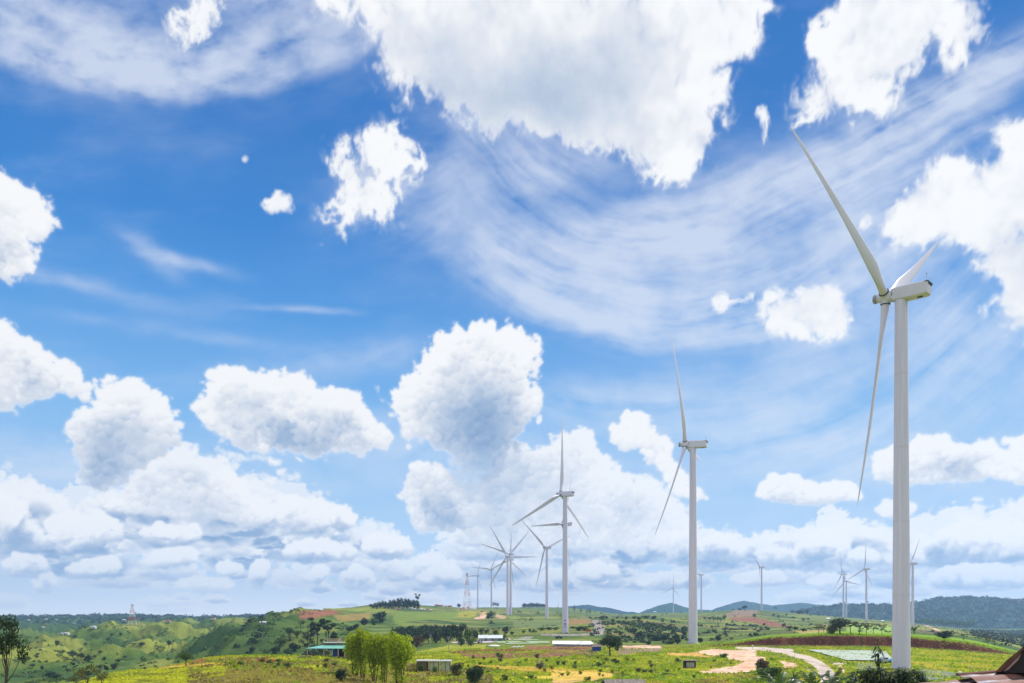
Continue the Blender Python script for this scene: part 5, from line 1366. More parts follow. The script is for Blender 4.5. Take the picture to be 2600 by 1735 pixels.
# ---- two persons on the path
def person(px, pyb, h, lab, shirt, trousers, hat, face):
    p = at_y(px, pyb, 140, 260); s = h / 1.72
    def skin(name, nodes, edges, m_):
        me = bpy.data.meshes.new(name); me.from_pydata([tuple(c * s for c in n_[0]) for n_ in nodes], edges, []); 
        o = bpy.data.objects.new(name, me); COL.objects.link(o)
        md = o.modifiers.new('skin', 'SKIN'); 
        for i, n_ in enumerate(nodes):
            v = me.skin_vertices[0].data[i] if me.skin_vertices else None
            if v: v.radius = (n_[1] * s, n_[2] * s)
        if me.skin_vertices: me.skin_vertices[0].data[0].use_root = True
        sb = o.modifiers.new('sub', 'SUBSURF'); sb.levels = sb.render_levels = 2
        me.materials.append(m_); return o
    nodes = [((0,0,.95),.15,.11),((0,0,1.18),.15,.10),((0,0,1.38),.17,.10),((0,0,1.48),.06,.06),((0,-.01,1.6),.085,.10),((0,-.01,1.68),.07,.08),
             ((-.19,0,1.36),.06,.06),((-.25,.02,1.10),.045,.045),((-.24,-.10,.88),.035,.035),((-.235,-.15,.80),.03,.02),((.19,0,1.36),.06,.06),((.25,.02,1.10),.045,.045),((.24,-.10,.88),.035,.035),((.235,-.15,.80),.03,.02),
             ((-.10,0,.88),.09,.09),((-.11,-.04,.50),.065,.065),((-.11,.06,.09),.045,.045),((-.12,-.09,.04),.04,.03),((.10,0,.88),.09,.09),((.11,.02,.50),.065,.065),((.12,.02,.09),.045,.045),((.13,-.13,.04),.04,.03)]
    edges = [(0,1),(1,2),(2,3),(3,4),(4,5),(2,6),(6,7),(7,8),(8,9),(2,10),(10,11),(11,12),(12,13),(0,14),(14,15),(15,16),(16,17),(0,18),(18,19),(19,20),(20,21)]
    me = bpy.data.meshes.new('person'); me.from_pydata([tuple(c * s for c in n_[0]) for n_ in nodes], edges, [])
    bm = bmesh.new(); bm.from_mesh(me); lay = bm.verts.layers.skin.verify(); bm.verts.ensure_lookup_table()
    for i, n_ in enumerate(nodes): bm.verts[i][lay].radius = (n_[1] * s, n_[2] * s)
    bm.verts[0][lay].use_root = True; bm.to_mesh(me); bm.free()
    o = bpy.data.objects.new('person', me); COL.objects.link(o); o.location = p; o.rotation_euler = (0, 0, face)
    o.modifiers.new('skin', 'SKIN'); q = o.modifiers.new('sub', 'SUBSURF'); q.levels = q.render_levels = 1
    # skin above the collar and at the hands, shirt, trousers: by height
    m = bpy.data.materials.new('clothed_person'); m.use_nodes = True; t = m.node_tree; t.nodes.clear(); N = NT(t)
    tc = N.n('ShaderNodeTexCoord'); sp = N.n('ShaderNodeSeparateXYZ'); N.put(sp.inputs[0], tc.outputs['Object'])
    zz = N.m('DIVIDE', sp.outputs[2], s)
    c1 = N.mix(N.m('GREATER_THAN', zz, .93), (*trousers, 1), (*shirt, 1)); c2 = N.mix(N.m('GREATER_THAN', zz, 1.47), c1, (.32, .19, .12, 1))
    c3 = N.mix(N.m('LESS_THAN', zz, .07), c2, (.03, .03, .03, 1))
    b = N.n('ShaderNodeBsdfPrincipled'); N.put(b.inputs['Base Color'], c3); b.inputs['Roughness'].default_value = .8
    ou = N.n('ShaderNodeOutputMaterial'); N.put(ou.inputs[0], b.outputs[0]); me.materials.append(m)
    tag(o, lab, 'person', 'people on the red path')
    b = MB(); b.lathe([(.02, 1.80 * s), (.10 * s, 1.77 * s), (.125 * s, 1.66 * s), (.12 * s, 1.58 * s)], 12, cap=False)
    b.build('hat', mat('hat', hat, .7), o, True)
    b = MB(); b.box((0, .17 * s, 1.2 * s), (.3 * s, .16 * s, .42 * s), bev=.05); b.build('backpack', mat('pack', (.25, .2, .2), .8), o)
person(1364.5, 1697, 2.05, 'nearer person on the red path, in dark hat, pale shirt and dark trousers', (.42, .30, .27), (.04, .02, .03), (.05, .05, .07), 0)
person(1375.5, 1693, 1.95, 'farther person on the red path, in a pale cap and brown clothes', (.35, .24, .20), (.06, .04, .04), (.55, .55, .55), .3)

# ---- rusty corrugated roofs close by on the right
M_RUST = mat('rusty_corrugated_sheet', (.17, .065, .05), .7, .1, .35, 1.2, col2=(.24, .11, .09), streak=(1, 1, 1), bump=.3, bscale=20)
M_RUST2 = mat('dark_rusty_sheet', (.16, .07, .05), .7, .1, .4, 2)
def W3(px, py, d): return np.array([(px - CX) / F_PX * d, d, (HY - py) / F_PX * d])
def corrugated(A, B_, C_, pitch, amp, th=.015):
    """sheet from A to B (along the ridges) falling towards C"""
    A, B_, C_ = map(np.array, (A, B_, C_)); u = B_ - A; v = C_ - A; n_ = np.cross(u, v); n_ /= np.linalg.norm(n_)
    L = np.linalg.norm(v); k = int(L / pitch * 8); m = 14; vs = []
    for i in range(m + 1):
        for j in range(k + 1):
            q = A + u * i / m + v * j / k + n_ * amp * math.sin(j / 8 * 2 * math.pi)
            vs.append(q + np.array([0, 0, .012 * math.sin(i * 2.1)]))
    top = len(vs); vs += [q - n_ * th * (1 if n_[2] > 0 else -1) for q in vs[:top]]
    fs = []
    for i in range(m):
        for j in range(k):
            a = i * (k + 1) + j; fs.append([a, a + 1, a + k + 2, a + k + 1]); fs.append([a + top, a + k + 1 + top, a + k + 2 + top, a + 1 + top])
    for i in range(m):
        for j in (0, k):
            a = i * (k + 1) + j; fs.append([a, a + k + 1, a + k + 1 + top, a + top])
    for j in range(k):
        for i in (0, m):
            a = i * (k + 1) + j; fs.append([a, a + 1, a + 1 + top, a + top])
    return vs, fs
P1, P2 = W3(2296, 1739, 15.0), W3(2760, 1695, 22.0)
away = np.array([1.6, -6.5, -1.55])
r = empty('rusty_roofed_house', (P2[0], P2[1] - 5, float(height(P2[0], P2[1] - 5))), 0, 'house under a rusty corrugated roof filling the lower right corner, with a raised dark gable', 'house')
M_ZINC = mat('worn_zinc', (.25, .26, .31), .45, .35, .35, 1.5, col2=(.17, .12, .12))
def under(name, vs, fs, mt, smooth=False, k=0):
    mi = None
    if k: mi = [1 if ((i // 2) % k) % 8 in (1, 2, 3) else 0 for i in range(len(fs))]     # zinc left on the ridges, rust in the valleys
    me = raw_mesh(name, np.array(vs) - np.array(r.location)[None], fs, [mt, M_ZINC] if k else [mt], smooth, None, mi); return add_obj(name, me, r)
vs, fs = corrugated(P1, P2, P1 + away, .42, .035); under('roof', vs, fs, M_RUST, True, int(np.linalg.norm(away) / .42 * 8))
q1, q2 = W3(2434, 1716.5, 16.6), W3(2760, 1693.5, 21.9)
vs, fs = corrugated(q1 + np.array([0, 0, .03]), q2 + np.array([0, 0, .04]), q1 + np.array([.35, -1.3, -.26]), .42, .03); under('upper_sheet', vs, fs, M_RUST, True, int(np.linalg.norm([.35 , 1.3, .29]) / .42 * 8))
b = MB(); b.tube([q1 + np.array([-.02, 0, .03]), q2 + np.array([0, 0, .07])], .035, 6); me = b.build('ridge_cap', M_RUST2, mesh_only=True)
me.transform(Matrix.Translation(-Vector(r.location))); add_obj('ridge_cap', me, r)
# raised gable: rusty verge sheet curling down, solid block behind it painted black as the shade inside
d0 = 17.6
out_ = [W3(2526, 1707, d0), W3(2539, 1694, d0), W3(2556, 1677, d0), W3(2574, 1662, d0), W3(2590, 1650, d0), W3(2603, 1640, d0), W3(2660, 1604, d0)]
inn_ = [W3(2545, 1707, d0), W3(2556, 1697, d0), W3(2571, 1684, d0), W3(2586, 1669, d0), W3(2597, 1656, d0), W3(2608, 1647, d0), W3(2664, 1612, d0)]
b = MB(); n = len(out_); vs = [p for p in out_] + [p + np.array([0, .05, 0]) for p in inn_] + [p + np.array([3.7, 4.5, -.2]) for p in out_] + [p + np.array([0, .10, -.02]) for p in inn_]
fs = [[i, i+1, n+i+1, n+i] for i in range(n-1)] + [[i, 2*n+i, 2*n+i+1, i+1] for i in range(n-1)] + [[n+i, n+i+1, 3*n+i+1, 3*n+i] for i in range(n-1)]
under('gable_roof', vs, fs, M_RUST2)
b = MB(); strip = [W3(2549, 1705, d0 + .04), W3(2590, 1664, d0 + .04), W3(2594, 1659, d0 + .04), W3(2585, 1677, d0 + .04), W3(2560, 1701, d0 + .04)]
under('rust_patch', [p for p in strip] + [p + np.array([0, .04, 0]) for p in strip], [[0,1,2,3,4],[9,8,7,6,5],[0,5,6,1],[1,6,7,2],[2,7,8,3],[3,8,9,4],[4,9,5,0]], mat('pinkish_rust', (.30, .19, .17), .8, 0, .3, 4))
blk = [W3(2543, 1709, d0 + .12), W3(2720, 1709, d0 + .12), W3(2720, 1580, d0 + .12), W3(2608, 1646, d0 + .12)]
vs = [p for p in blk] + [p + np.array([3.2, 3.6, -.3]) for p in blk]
under('gable_shade_block', vs, [[0,1,2,3],[7,6,5,4],[0,4,5,1],[1,5,6,2],[2,6,7,3],[3,7,4,0]], M_INSIDE_SHADE)
wb = [P1 + np.array([.6, -.8, -.35]), P2 + np.array([.4, -.6, -.35]), P2 + away * .85 + np.array([.3, 0, -.25]), P1 + away * .85 + np.array([.6, 0, -.25])]
zg = -4.2
vs = [p for p in wb] + [np.array([p[0], p[1], zg]) for p in wb]
under('wall', vs, [[0,1,2,3],[7,6,5,4],[0,4,5,1],[1,5,6,2],[2,6,7,3],[3,7,4,0]], M_WALL)
p = W3(2437, 1710, 16.8); b = MB(); b.lathe([(.0, -.05), (.03, -.03), (.045, .0), (.03, .035), (0, .05)], 10)
o = b.build('insulator', M_WHITE, r, True); o.location = Vector(p) - Vector(r.location)
# ------------------------------------------------------------------ plants
L_DARK = leaf_mat('dark_foliage', (.034, .062, .022), .2, .45)
L_MID = leaf_mat('green_foliage', (.10, .165, .028), .35, .45)
L_BRIGHT = leaf_mat('bright_foliage', (.36, .44, .012), .5, .35)
L_OLIVE = leaf_mat('olive_foliage', (.12, .12, .035), .3, .4)
L_BROWN = leaf_mat('brownish_foliage', (.13, .085, .035), .3, .4)
L_LONG = leaf_mat('long_leaves', (.05, .085, .04), .2, .5, .65)
L_BANANA = leaf_mat('banana_leaf', (.06, .11, .035), .3, .3, .4)
M_BARK = mat('bark', (.10, .075, .055), .9, 0, .3, 3, bump=.4)
M_PALEBARK = mat('pale_bark', (.34, .29, .21), .9, 0, .25, 3)
def leaf_cloud(rs, lobes, n, size, upbias=.3, asp=1.6, shell=.55):
    """n separate leaf clumps through a set of ellipsoid lobes (x,y,z,rx,ry,rz)"""
    lobes = np.array(lobes); vol = lobes[:, 3] * lobes[:, 4] * lobes[:, 5]
    k = rs.choice(len(lobes), n, p=vol ** .8 / (vol ** .8).sum())
    d = rs.normal(size=(n, 3)); d /= np.linalg.norm(d, axis=1)[:, None]
    rad = rs.uniform(0, 1, n) ** .45; rad = shell * np.sqrt(rad) + (1 - shell) * rad
    rad = rad * (1 + rs.normal(size=n) * .07)
    c = lobes[k, :3] + d * rad[:, None] * lobes[k, 3:]
    nor = d * .8 + rs.normal(size=(n, 3)) * .65 + np.array([0, 0, upbias]); nor /= np.linalg.norm(nor, axis=1)[:, None]
    t = np.cross(nor, rs.normal(size=(n, 3))); t /= np.linalg.norm(t, axis=1)[:, None] + 1e-9
    b = np.cross(nor, t); s = size * rs.uniform(.6, 1.4, n)[:, None]
    q = np.stack([c - t * s * asp * .5, c - b * s * .42 + nor * s * .1, c + t * s * asp * .5, c + b * s * .42 + nor * s * .1], 1)
    return q.reshape(-1, 3)
def quads(n): return np.arange(n * 4).reshape(-1, 4)
def make_tree(kind, seed, n, mt, bark=None, name='tree'):
    """unit height tree, returned as (trunk mesh, crown mesh); crown about .35-.5 wide"""
    rs = np.random.default_rng(seed); bark = bark or M_BARK; b = MB()
    def limb(p0, p1, r0, r1, k=5):
        p0, p1 = np.array(p0), np.array(p1); pts = [p0 + (p1 - p0) * i / (k - 1) + rs.normal(size=3) * .008 * (0 < i < k - 1) for i in range(k)]
        b.tube(pts, [r0 + (r1 - r0) * i / (k - 1) for i in range(k)], 7)
    L = []
    if kind == 'round':
        limb((0, 0, -.03), (.02, 0, .42), .035, .022)
        for a in range(6):
            th = a * 1.05 + rs.uniform(-.3, .3); e = (math.cos(th) * .26, math.sin(th) * .26, .62 + rs.uniform(-.08, .16)); limb((.01, 0, .3 + .03 * a), e, .018, .006)
            L.append((*e, .2 + rs.uniform(-.04, .04), .2, .16))
        L += [(0, 0, .72, .3, .3, .24), (.05, .02, .86, .16, .16, .12), (-.1, 0, .5, .22, .22, .14)]
        sz = .05
    elif kind == 'bush':
        for a in range(7):
            th = a * .9 + rs.uniform(-.3, .3); rr_ = rs.uniform(.1, .34); e = (math.cos(th) * rr_, math.sin(th) * rr_, rs.uniform(.45, .72)); limb((0, 0, -.05), e, .025, .008)
            L.append((*e, rs.uniform(.17, .27), rs.uniform(.17, .27), rs.uniform(.17, .27)))
        L.append((0, 0, .4, .42, .42, .36)); sz = .075
    elif kind == 'tall':
        limb((0, 0, -.03), (.01, .01, .9), .022, .006, 8)
        for a in range(11):
            h = .28 + .055 * a + rs.uniform(-.02, .02); th = a * 2.4; w_ = .17 * math.sin(math.pi * min(1, (h - .15) / .8) ** .8) + .05
            e = (math.cos(th) * w_, math.sin(th) * w_, h + .08); limb((0, 0, h - .04), e, .009, .003, 3); L.append((*e, w_ * .65, w_ * .65, .085))
        L.append((0, 0, .93, .05, .05, .07)); sz = .032
    elif kind == 'umbrella':     # bare stem, flat crown in tiers
        limb((0, 0, -.03), (.03, 0, .62), .024, .014, 6)
        for a in range(8):
            th = a * .8 + rs.uniform(-.2, .2); rr_ = rs.uniform(.12, .26); e = (.03 + math.cos(th) * rr_, math.sin(th) * rr_, rs.uniform(.64, .93)); limb((.02, 0, .5 + .02 * a), e, .010, .004, 4)
            L.append((*e, rs.uniform(.08, .15), rs.uniform(.08, .15), rs.uniform(.04, .07)))
        sz = .035
    elif kind == 'plume':        # several stems, feathery upright crown
        for a in range(5):
            th = a * 1.26; f = (math.cos(th) * .05, math.sin(th) * .05, 0); m_ = (math.cos(th) * .12 + rs.uniform(-.02, .02), math.sin(th) * .10, .42); e = (math.cos(th) * .17, math.sin(th) * .15, .86 + rs.uniform(-.06, .06))
            limb(f, m_, .012, .008, 4); limb(m_, e, .008, .003, 4)
            for q in range(6):
                h = q / 5; c = np.array(m_) * (1 - h) + np.array(e) * h
                L.append((c[0] + rs.uniform(-.05, .05), c[1] + rs.uniform(-.05, .05), c[2] + rs.uniform(-.02, .03), .115 + .05 * math.sin(math.pi * h), .115 + .05 * math.sin(math.pi * h), .085))
        L += [(0, 0, .62, .24, .24, .22), (.02, 0, .86, .13, .13, .10), (0, 0, .42, .2, .2, .14), (.03, .02, .29, .13, .13, .09), (-.05, .03, .2, .12, .12, .08), (.06, -.05, .14, .11, .11, .08), (-.04, -.06, .1, .1, .1, .07)]; sz = .056
    elif kind == 'thin':         # sparse, see-through
        limb((0, 0, -.03), (.05, .02, .6), .022, .012, 6)
        for a in range(9):
            th = a * .75 + rs.uniform(-.3, .3); rr_ = rs.uniform(.1, .34); e = (.05 + math.cos(th) * rr_, math.sin(th) * rr_ * .8, rs.uniform(.6, .97)); limb((.04, .02, .35 + .03 * a), e, .008, .003, 4)
            L.append((*e, rs.uniform(.09, .17), rs.uniform(.09, .17), rs.uniform(.06, .12)))
        sz = .028
    tm = b.build('trunk', bark, mesh_only=True, smooth=True)
    if n <= 0: n = 300
    sz = sz * (900 / n) ** .38
    v = leaf_cloud(rs, L, n, sz)
    cm = raw_mesh('crown', v, quads(n), [mt])
    return tm, cm
TREES = {}
def tree(kind, px, pyb, pyt, wpx, label, group=None, mt=None, n=500, d=None, dm=(120, 3500), name='tree', seed=0, bark=None, cat='tree'):
    mt = mt or L_MID; key = (kind, mt.name, n, seed % 4, bark.name if bark else '')
    if key not in TREES: TREES[key] = make_tree(kind, 40 + seed % 4 * 13, n, mt, bark)
    tm, cm = TREES[key]
    p = at(px, d) if d else at_y(px, pyb, *dm)
    h = (HY - pyt) * p[1] / F_PX - p[2]
    wu = {'round': .88, 'bush': .98, 'tall': .42, 'umbrella': .66, 'plume': .5, 'thin': .8}[kind]
    sw = wpx * p[1] / F_PX / wu
    r = empty(name, p, (seed * 1.7) % 6.28, label, cat, group); r.scale = (sw, sw, h)
    add_obj('trunk', tm, r); add_obj('crown', cm, r)
    return r
# bright clump in front of the pavilion
G = 'bright green trees in front of the pavilion'
tree('plume', 903, 1722, 1601, 52, 'leftmost bright yellow green tree of the clump beside the pavilion', G, L_BRIGHT, 4200, 158, seed=0)
tree('plume', 921, 1728, 1594, 44, 'tallest bright yellow green tree of the clump beside the pavilion', G, L_BRIGHT, 4200, 156, seed=1)
tree('plume', 951, 1740, 1603, 50, 'bright yellow green tree in the middle of the clump beside the pavilion', G, L_BRIGHT, 4200, 150, seed=2)
tree('plume', 975, 1745, 1605, 44, 'bright yellow green tree second from the right in the clump beside the pavilion', G, L_BRIGHT, 4200, 148, seed=3)
tree('plume', 1014, 1760, 1605, 66, 'broadest bright yellow green tree at the right end of the clump beside the pavilion', G, L_BRIGHT, 5200, 142, seed=1)
# far left foreground
tree('thin', 8, 1800, 1552, 118, 'sparse dark tree with a bent trunk at the left edge', None, L_DARK, 1500, 64, seed=0)
tree('thin', 196, 1745, 1700, 50, 'thin leafless looking shrub left of its taller neighbour on the yellow bank', 'thin shrubs on the yellow bank', L_OLIVE, 500, 118, seed=1, name='shrub', cat='shrub')
tree('thin', 226, 1750, 1690, 58, 'taller thin shrub between two others on the yellow bank', 'thin shrubs on the yellow bank', L_OLIVE, 600, 115, seed=2, name='shrub', cat='shrub')
tree('thin', 258, 1750, 1697, 46, 'thin shrub right of its taller neighbour on the yellow bank', 'thin shrubs on the yellow bank', L_OLIVE, 500, 119, seed=3, name='shrub', cat='shrub')
tree('round', 472, 1691, 1653, 40, 'small round dark tree alone on the yellow bank', None, L_MID, 1400, dm=(150, 240), seed=1)
# bushes around the sheds
tree('bush', 1069, 1707, 1682, 20, 'green bush in front of the brown slatted shed', None, L_MID, 500, dm=(120, 240), seed=0, name='bush', cat='bush')
tree('bush', 1104, 1709, 1688, 16, 'green bush in front of the middle cream shed', None, L_MID, 500, dm=(120, 240), seed=1, name='bush', cat='bush')
tree('bush', 1160, 1716, 1678, 40, 'tangled grey green bush at the right end of the shed row', None, L_OLIVE, 900, dm=(120, 240), seed=2, name='bush', cat='bush')
tree('bush', 1205, 1738, 1684, 52, 'large dark green bush nearest the camera just right of the shed row', None, L_DARK, 1200, dm=(110, 240), seed=3, name='bush', cat='bush')
tree('bush', 866, 1730, 1694, 34, 'dark bush standing in the brown field left of the bright tree clump', None, L_DARK, 800, dm=(110, 240), seed=2, name='bush', cat='bush')
tree('round', 1549, 1666, 1608, 60, 'dark round tree beside the gleaming white roof', None, L_DARK, 2200, dm=(200, 300), seed=2)
tree('bush', 1568, 1650, 1614, 30, 'lighter green right shoulder of foliage beside the dark round tree', None, L_MID, 900, dm=(200, 300), seed=0, name='bush', cat='bush')
tree('bush', 1936, 1712, 1664, 40, 'brown topped bush on the green mound by the road bend', None, L_BROWN, 1200, dm=(120, 240), seed=1, name='bush', cat='bush')
tree('bush', 1955, 1724, 1690, 72, 'spreading green bush under the brown topped one by the road bend', None, L_MID, 1400, dm=(120, 240), seed=3, name='bush', cat='bush')
tree('bush', 1838, 1670, 1658, 26, 'low green bush on the pink bare ground', None, L_MID, 400, dm=(120, 330), seed=3, name='bush', cat='bush')
# row on top of the cut bank
G = 'row of trees on top of the cut bank'
tree('round', 2132, 1612, 1567, 56, 'largest dark rounded tree at the left of the row on the cut bank', G, L_DARK, 2000, dm=(340, 600), seed=0)
tree('bush', 2112, 1612, 1583, 34, 'olive tree leaning left of the largest one on the cut bank', G, L_OLIVE, 800, dm=(340, 600), seed=1)
for i, (px, t, w_, lab) in enumerate(((2078,1585,26,'thin brown tree standing alone left of the row on the cut bank'),(2092,1587,14,'slender tree just right of the lone brown one on the cut bank'),(2160,1578,34,'brownish tree right beside the largest one on the cut bank'),(2182,1580,30,'third brownish tree of the row on the cut bank'),(2200,1581,26,'fourth brownish tree of the row on the cut bank'),(2219,1584,24,'thin pale tree second from the right end of the row on the cut bank'),(2239,1585,28,'thin pale tree at the right end of the row on the cut bank'))):
    tree('thin' if i not in (2, 3) else 'umbrella', px, 1613, t, w_, lab, G, L_BROWN if i in (0, 1) else L_OLIVE, 900, dm=(340, 620), seed=i)
tree('bush', 2398, 1622, 1599, 46, 'round dark green bush right of the largest turbine on the upper field', None, L_DARK, 1400, dm=(340, 700), seed=2, name='bush', cat='bush')
G = 'spindly saplings on the upper field'
tree('thin', 2446, 1632, 1618, 8, 'small spindly sapling left of the others on the upper field', G, L_OLIVE, 150, dm=(340, 500), seed=0, name='sapling')
tree('thin', 2509, 1645, 1617, 18, 'tallest spindly sapling on the upper field', G, L_BROWN, 250, dm=(340, 500), seed=1, name='sapling')
tree('thin', 2526, 1645, 1624, 10, 'faint spindly sapling right of the tallest on the upper field', G, L_OLIVE, 150, dm=(340, 500), seed=2, name='sapling')
tree('bush', 2598, 1645, 1628, 16, 'green bush at the right edge above the rusty gable', None, L_MID, 400, dm=(335, 500), seed=1, name='bush', cat='bush')
# trees by the pavilion and on the hillside behind it
G = 'dark trees on the slope behind the pavilion'
tree('umbrella', 806, 1650, 1565, 48, 'tall dark spreading tree rising behind the pavilion roof', G, L_DARK, 1600, dm=(250, 420), seed=1)
tree('tall', 781, 1655, 1600, 26, 'dark column shaped tree left of the tall spreading one', G, L_DARK, 900, dm=(250, 420), seed=0)
tree('umbrella', 834, 1650, 1570, 40, 'dark spreading tree right of the tallest behind the pavilion', G, L_DARK, 1200, dm=(250, 420), seed=3)
tree('round', 848, 1636, 1601, 24, 'dark round tree peeping over the right of the pavilion', G, L_DARK, 900, dm=(250, 420), seed=2)
tree('thin', 831, 1648, 1598, 12, 'bare pale trunked tree behind the pavilion deck', G, L_OLIVE, 100, dm=(250, 420), seed=2, bark=M_PALEBARK)
G = 'trees dotted over the green hillside'
for i, (px, b_, t, w_, k) in enumerate(((665,1612,1586,14,'tall'),(692,1600,1579,16,'umbrella'),(682,1601,1580,12,'umbrella'),(763,1604,1576,12,'umbrella'),(769,1592,1575,12,'round'),(735,1622,1592,26,'round'),(754,1618,1598,20,'bush'),(965,1582,1549,42,'bush'),(925,1588,1568,26,'bush'),(950,1588,1566,26,'bush'),(888,1606,1588,22,'bush'),(904,1600,1582,20,'bush'),(716,1640,1618,24,'bush'),(748,1655,1628,34,'bush'),(700,1660,1640,30,'bush'),(730,1662,1645,26,'bush'),(640,1656,1640,18,'bush'))):
    tree(k, px, b_, t, w_, 'dark green tree dotting the steep green hillside left of the pavilion' if i < 7 or i > 11 else 'dark bushy tree on the green slope below the hilltop village', G if i < 7 or i > 11 else 'bushy trees below the hilltop village', L_DARK if i % 3 else L_MID, 350, dm=(330, 1200), seed=i)
# hilltop pines
G = 'pines crowning the hilltop village'
for i in range(26):
    px = 942 + i * 4.8 + (i * 37 % 5) * .4; t = np.interp(px, [940, 975, 984, 990, 1018, 1035, 1058, 1066], [1533, 1521, 1530, 1520, 1516, 1517, 1520, 1526]) + (i * 53 % 7) * .4
    tree('bush' if i % 2 else 'round', px, 1547, t + (3 if i % 2 else 0), 13, 'dark pine in the close grove crowning the hilltop village', G, L_DARK, 200, at_y(px, 1547, 800, 1400)[1] + (i * 71 % 30), seed=i)
tree('umbrella', 1061, 1536, 1506.5, 17, 'tall thin stemmed tree sticking out above the right end of the hilltop pines', None, L_DARK, 300, at_y(1061, 1543, 800, 1400)[1], seed=1)
tree('bush', 1165, 1540, 1531, 14, 'small dark round tree left of the skyline lattice mast', None, L_DARK, 200, 1560, seed=1)
for i, px in enumerate((1253, 1259, 1264)):
    tree('round', px, 1540, 1528 + i, 8, 'small dark tree on the skyline right of the leftmost turbines', 'little trees on the middle skyline', L_DARK, 120, 1900, seed=i)
for i in range(11):
    px = 1330 + i * 5.4; tree('bush', px, 1543, 1528.5 + abs(i - 4) * .5 + (i % 3), 11, 'dark tree in the clump on the skyline left of the roadside turbine', 'clump of trees on the skyline', L_DARK, 160, 2050 + (i % 3) * 25, seed=i)
for i, (px, t) in enumerate(((1458,1536),(1498,1545),(1491,1547),(1475,1543),(1440,1540))):
    tree('tall', px, 1560, t, 5, 'small lone tree on the skyline ridge between road and roadside turbine', 'lone trees on the descending ridge', L_DARK, 120, 1500, seed=i)
# black thicket beside the overlapping turbines
tree('round', 1247, 1572, 1553, 26, 'nearly black tree on the bare patch left of the overlapping turbines', None, L_DARK, 500, dm=(600, 1400), seed=3)
tree('bush', 1240, 1572, 1560, 16, 'dark bush leaning against the nearly black tree', None, L_DARK, 300, dm=(600, 1400), seed=1, name='bush', cat='bush')
# dark wood along the terrace
G = 'dark wood below the green fields'
for i in range(34):
    px = 1000 + (i * 5.1 if i < 33 else 170) + (i * 29 % 7) * .6; row = i % 3
    t = np.interp(px, [1000, 1030, 1060, 1168], [1590, 1585, 1584, 1580]) + row * 8 + (i * 17 % 5)
    tree('round' if i % 2 else 'bush', px, 1648, t, 22 + (i * 13 % 8), 'dark tree in the dense wood between the bright clump and the grey block shed', G, L_DARK, 420, 470 - row * 28 + (i * 31 % 20), seed=i)
tree('bush', 1058, 1652, 1610, 40, 'grey brown leafless thicket in front of the dark wood', None, L_BROWN, 300, 388, seed=2, name='bush', cat='bush')
G = 'bushy trees between the dark wood and the crop rows'
for i, (px, b_, t, w_) in enumerate(((1189,1632,1590,28),(1206,1626,1594,26),(1222,1612,1592,16),(1284,1610,1588,22),(1281,1628,1606,10),(1172,1640,1616,26),(1196,1640,1618,28),(1236,1608,1596,18),(1258,1612,1598,18),(1300,1612,1602,14),(1330,1608,1599,12),(1345,1606,1594,8),(1375,1601,1592,26),(1395,1600,1591,24),(1412,1600,1591,20),(1470,1602,1589,24),(1484,1602,1588,26),(1455,1596,1590,20))):
    tree('bush', px, b_, t, w_, 'dark bushy tree between the dark wood and the crop rows' if i < 12 else 'dark hedge bush along the foot of the crop rows', G if i < 12 else 'hedge along the foot of the crop rows', L_DARK if i % 2 else L_MID, 320, dm=(330, 700), seed=i)
# road hilltop bushes and slope conifers
G = 'dark trees in the hollow behind the second turbine'
for i, (px, b_, t, w_, k) in enumerate(((1608,1600,1575,14,'tall'),(1682,1604,1580,14,'tall'),(1698,1608,1583,12,'tall'),(1711,1608,1586,12,'tall'),(1675,1612,1590,14,'tall'),(1737,1622,1600,18,'round'),(1613,1612,1594,16,'round'),(1624,1620,1600,20,'bush'),(1650,1622,1604,24,'bush'),(1668,1628,1608,22,'bush'),(1690,1628,1606,26,'bush'),(1716,1630,1608,24,'bush'),(1645,1600,1586,18,'bush'),(1740,1602,1588,14,'bush'),(1647,1638,1626,18,'bush'),(1720,1636,1618,20,'bush'),(1705,1638,1624,22,'bush'),(1779,1634,1616,18,'bush'),(1823,1628,1612,20,'bush'),(1807,1598,1588,8,'round'),(1857,1624,1618,14,'bush'))):
    tree(k, px, b_, t, w_, 'dark tree growing in the hollow behind the second largest turbine' if i < 17 else 'dark bush on the green slope right of the second largest turbine', G if i < 17 else 'bushes right of the second turbine', L_DARK if i % 4 else L_MID, 350, dm=(370, 1000), seed=i)
G = 'bushes where the road tops the hill'
for i, (px, b_, t, w_) in enumerate(((1530,1573,1562,16),(1540,1572,1563,12),(1556,1580,1571,10),(1566,1571,1565,8),(1590,1574,1564,8),(1610,1572,1564,14),(1640,1570,1562,22),(1660,1572,1563,18),(1622,1574,1565,14),(1524,1571,1565,10))):
    tree('bush', px, b_, t, w_, 'dark bush by the top of the hill road', G, L_DARK, 200, dm=(500, 1300), seed=i, name='bush', cat='bush')
G = 'green trees left of the ploughed field'
for i, (px, b_, t, w_) in enumerate(((1839,1580,1560,14),(1812,1580,1564,16),(1822,1580,1565,14),(1803,1578,1566,14),(1790,1576,1566,12),(1830,1582,1566,12))):
    tree('round', px, b_, t, w_, 'mid green tree left of the pinkish ploughed field', G, L_MID, 250, dm=(500, 1500), seed=i)
for px, b_, t, w_, lab in ((1891,1552,1537,17,'dark broad tree on the crest of the brown hill'),(1878,1552,1544,12,'low dark bush left of the broad tree on the brown hill'),(1916,1573,1557,11,'dark bushy tree at the corner of the ploughed field'),(1940,1592,1581,9,'small dark tree standing on the lower ploughed field'),(1966,1552,1541,4,'left palm like tree of the pair on the brown hill crest'),(1971,1552,1541,5,'right palm like tree of the pair on the brown hill crest')):
    tree('umbrella' if w_ < 6 else 'round', px, b_, t, w_, lab, None, L_DARK, 200, dm=(500, 2200), seed=int(px))
G = 'bushes over the pale fields right of the ploughed hill'
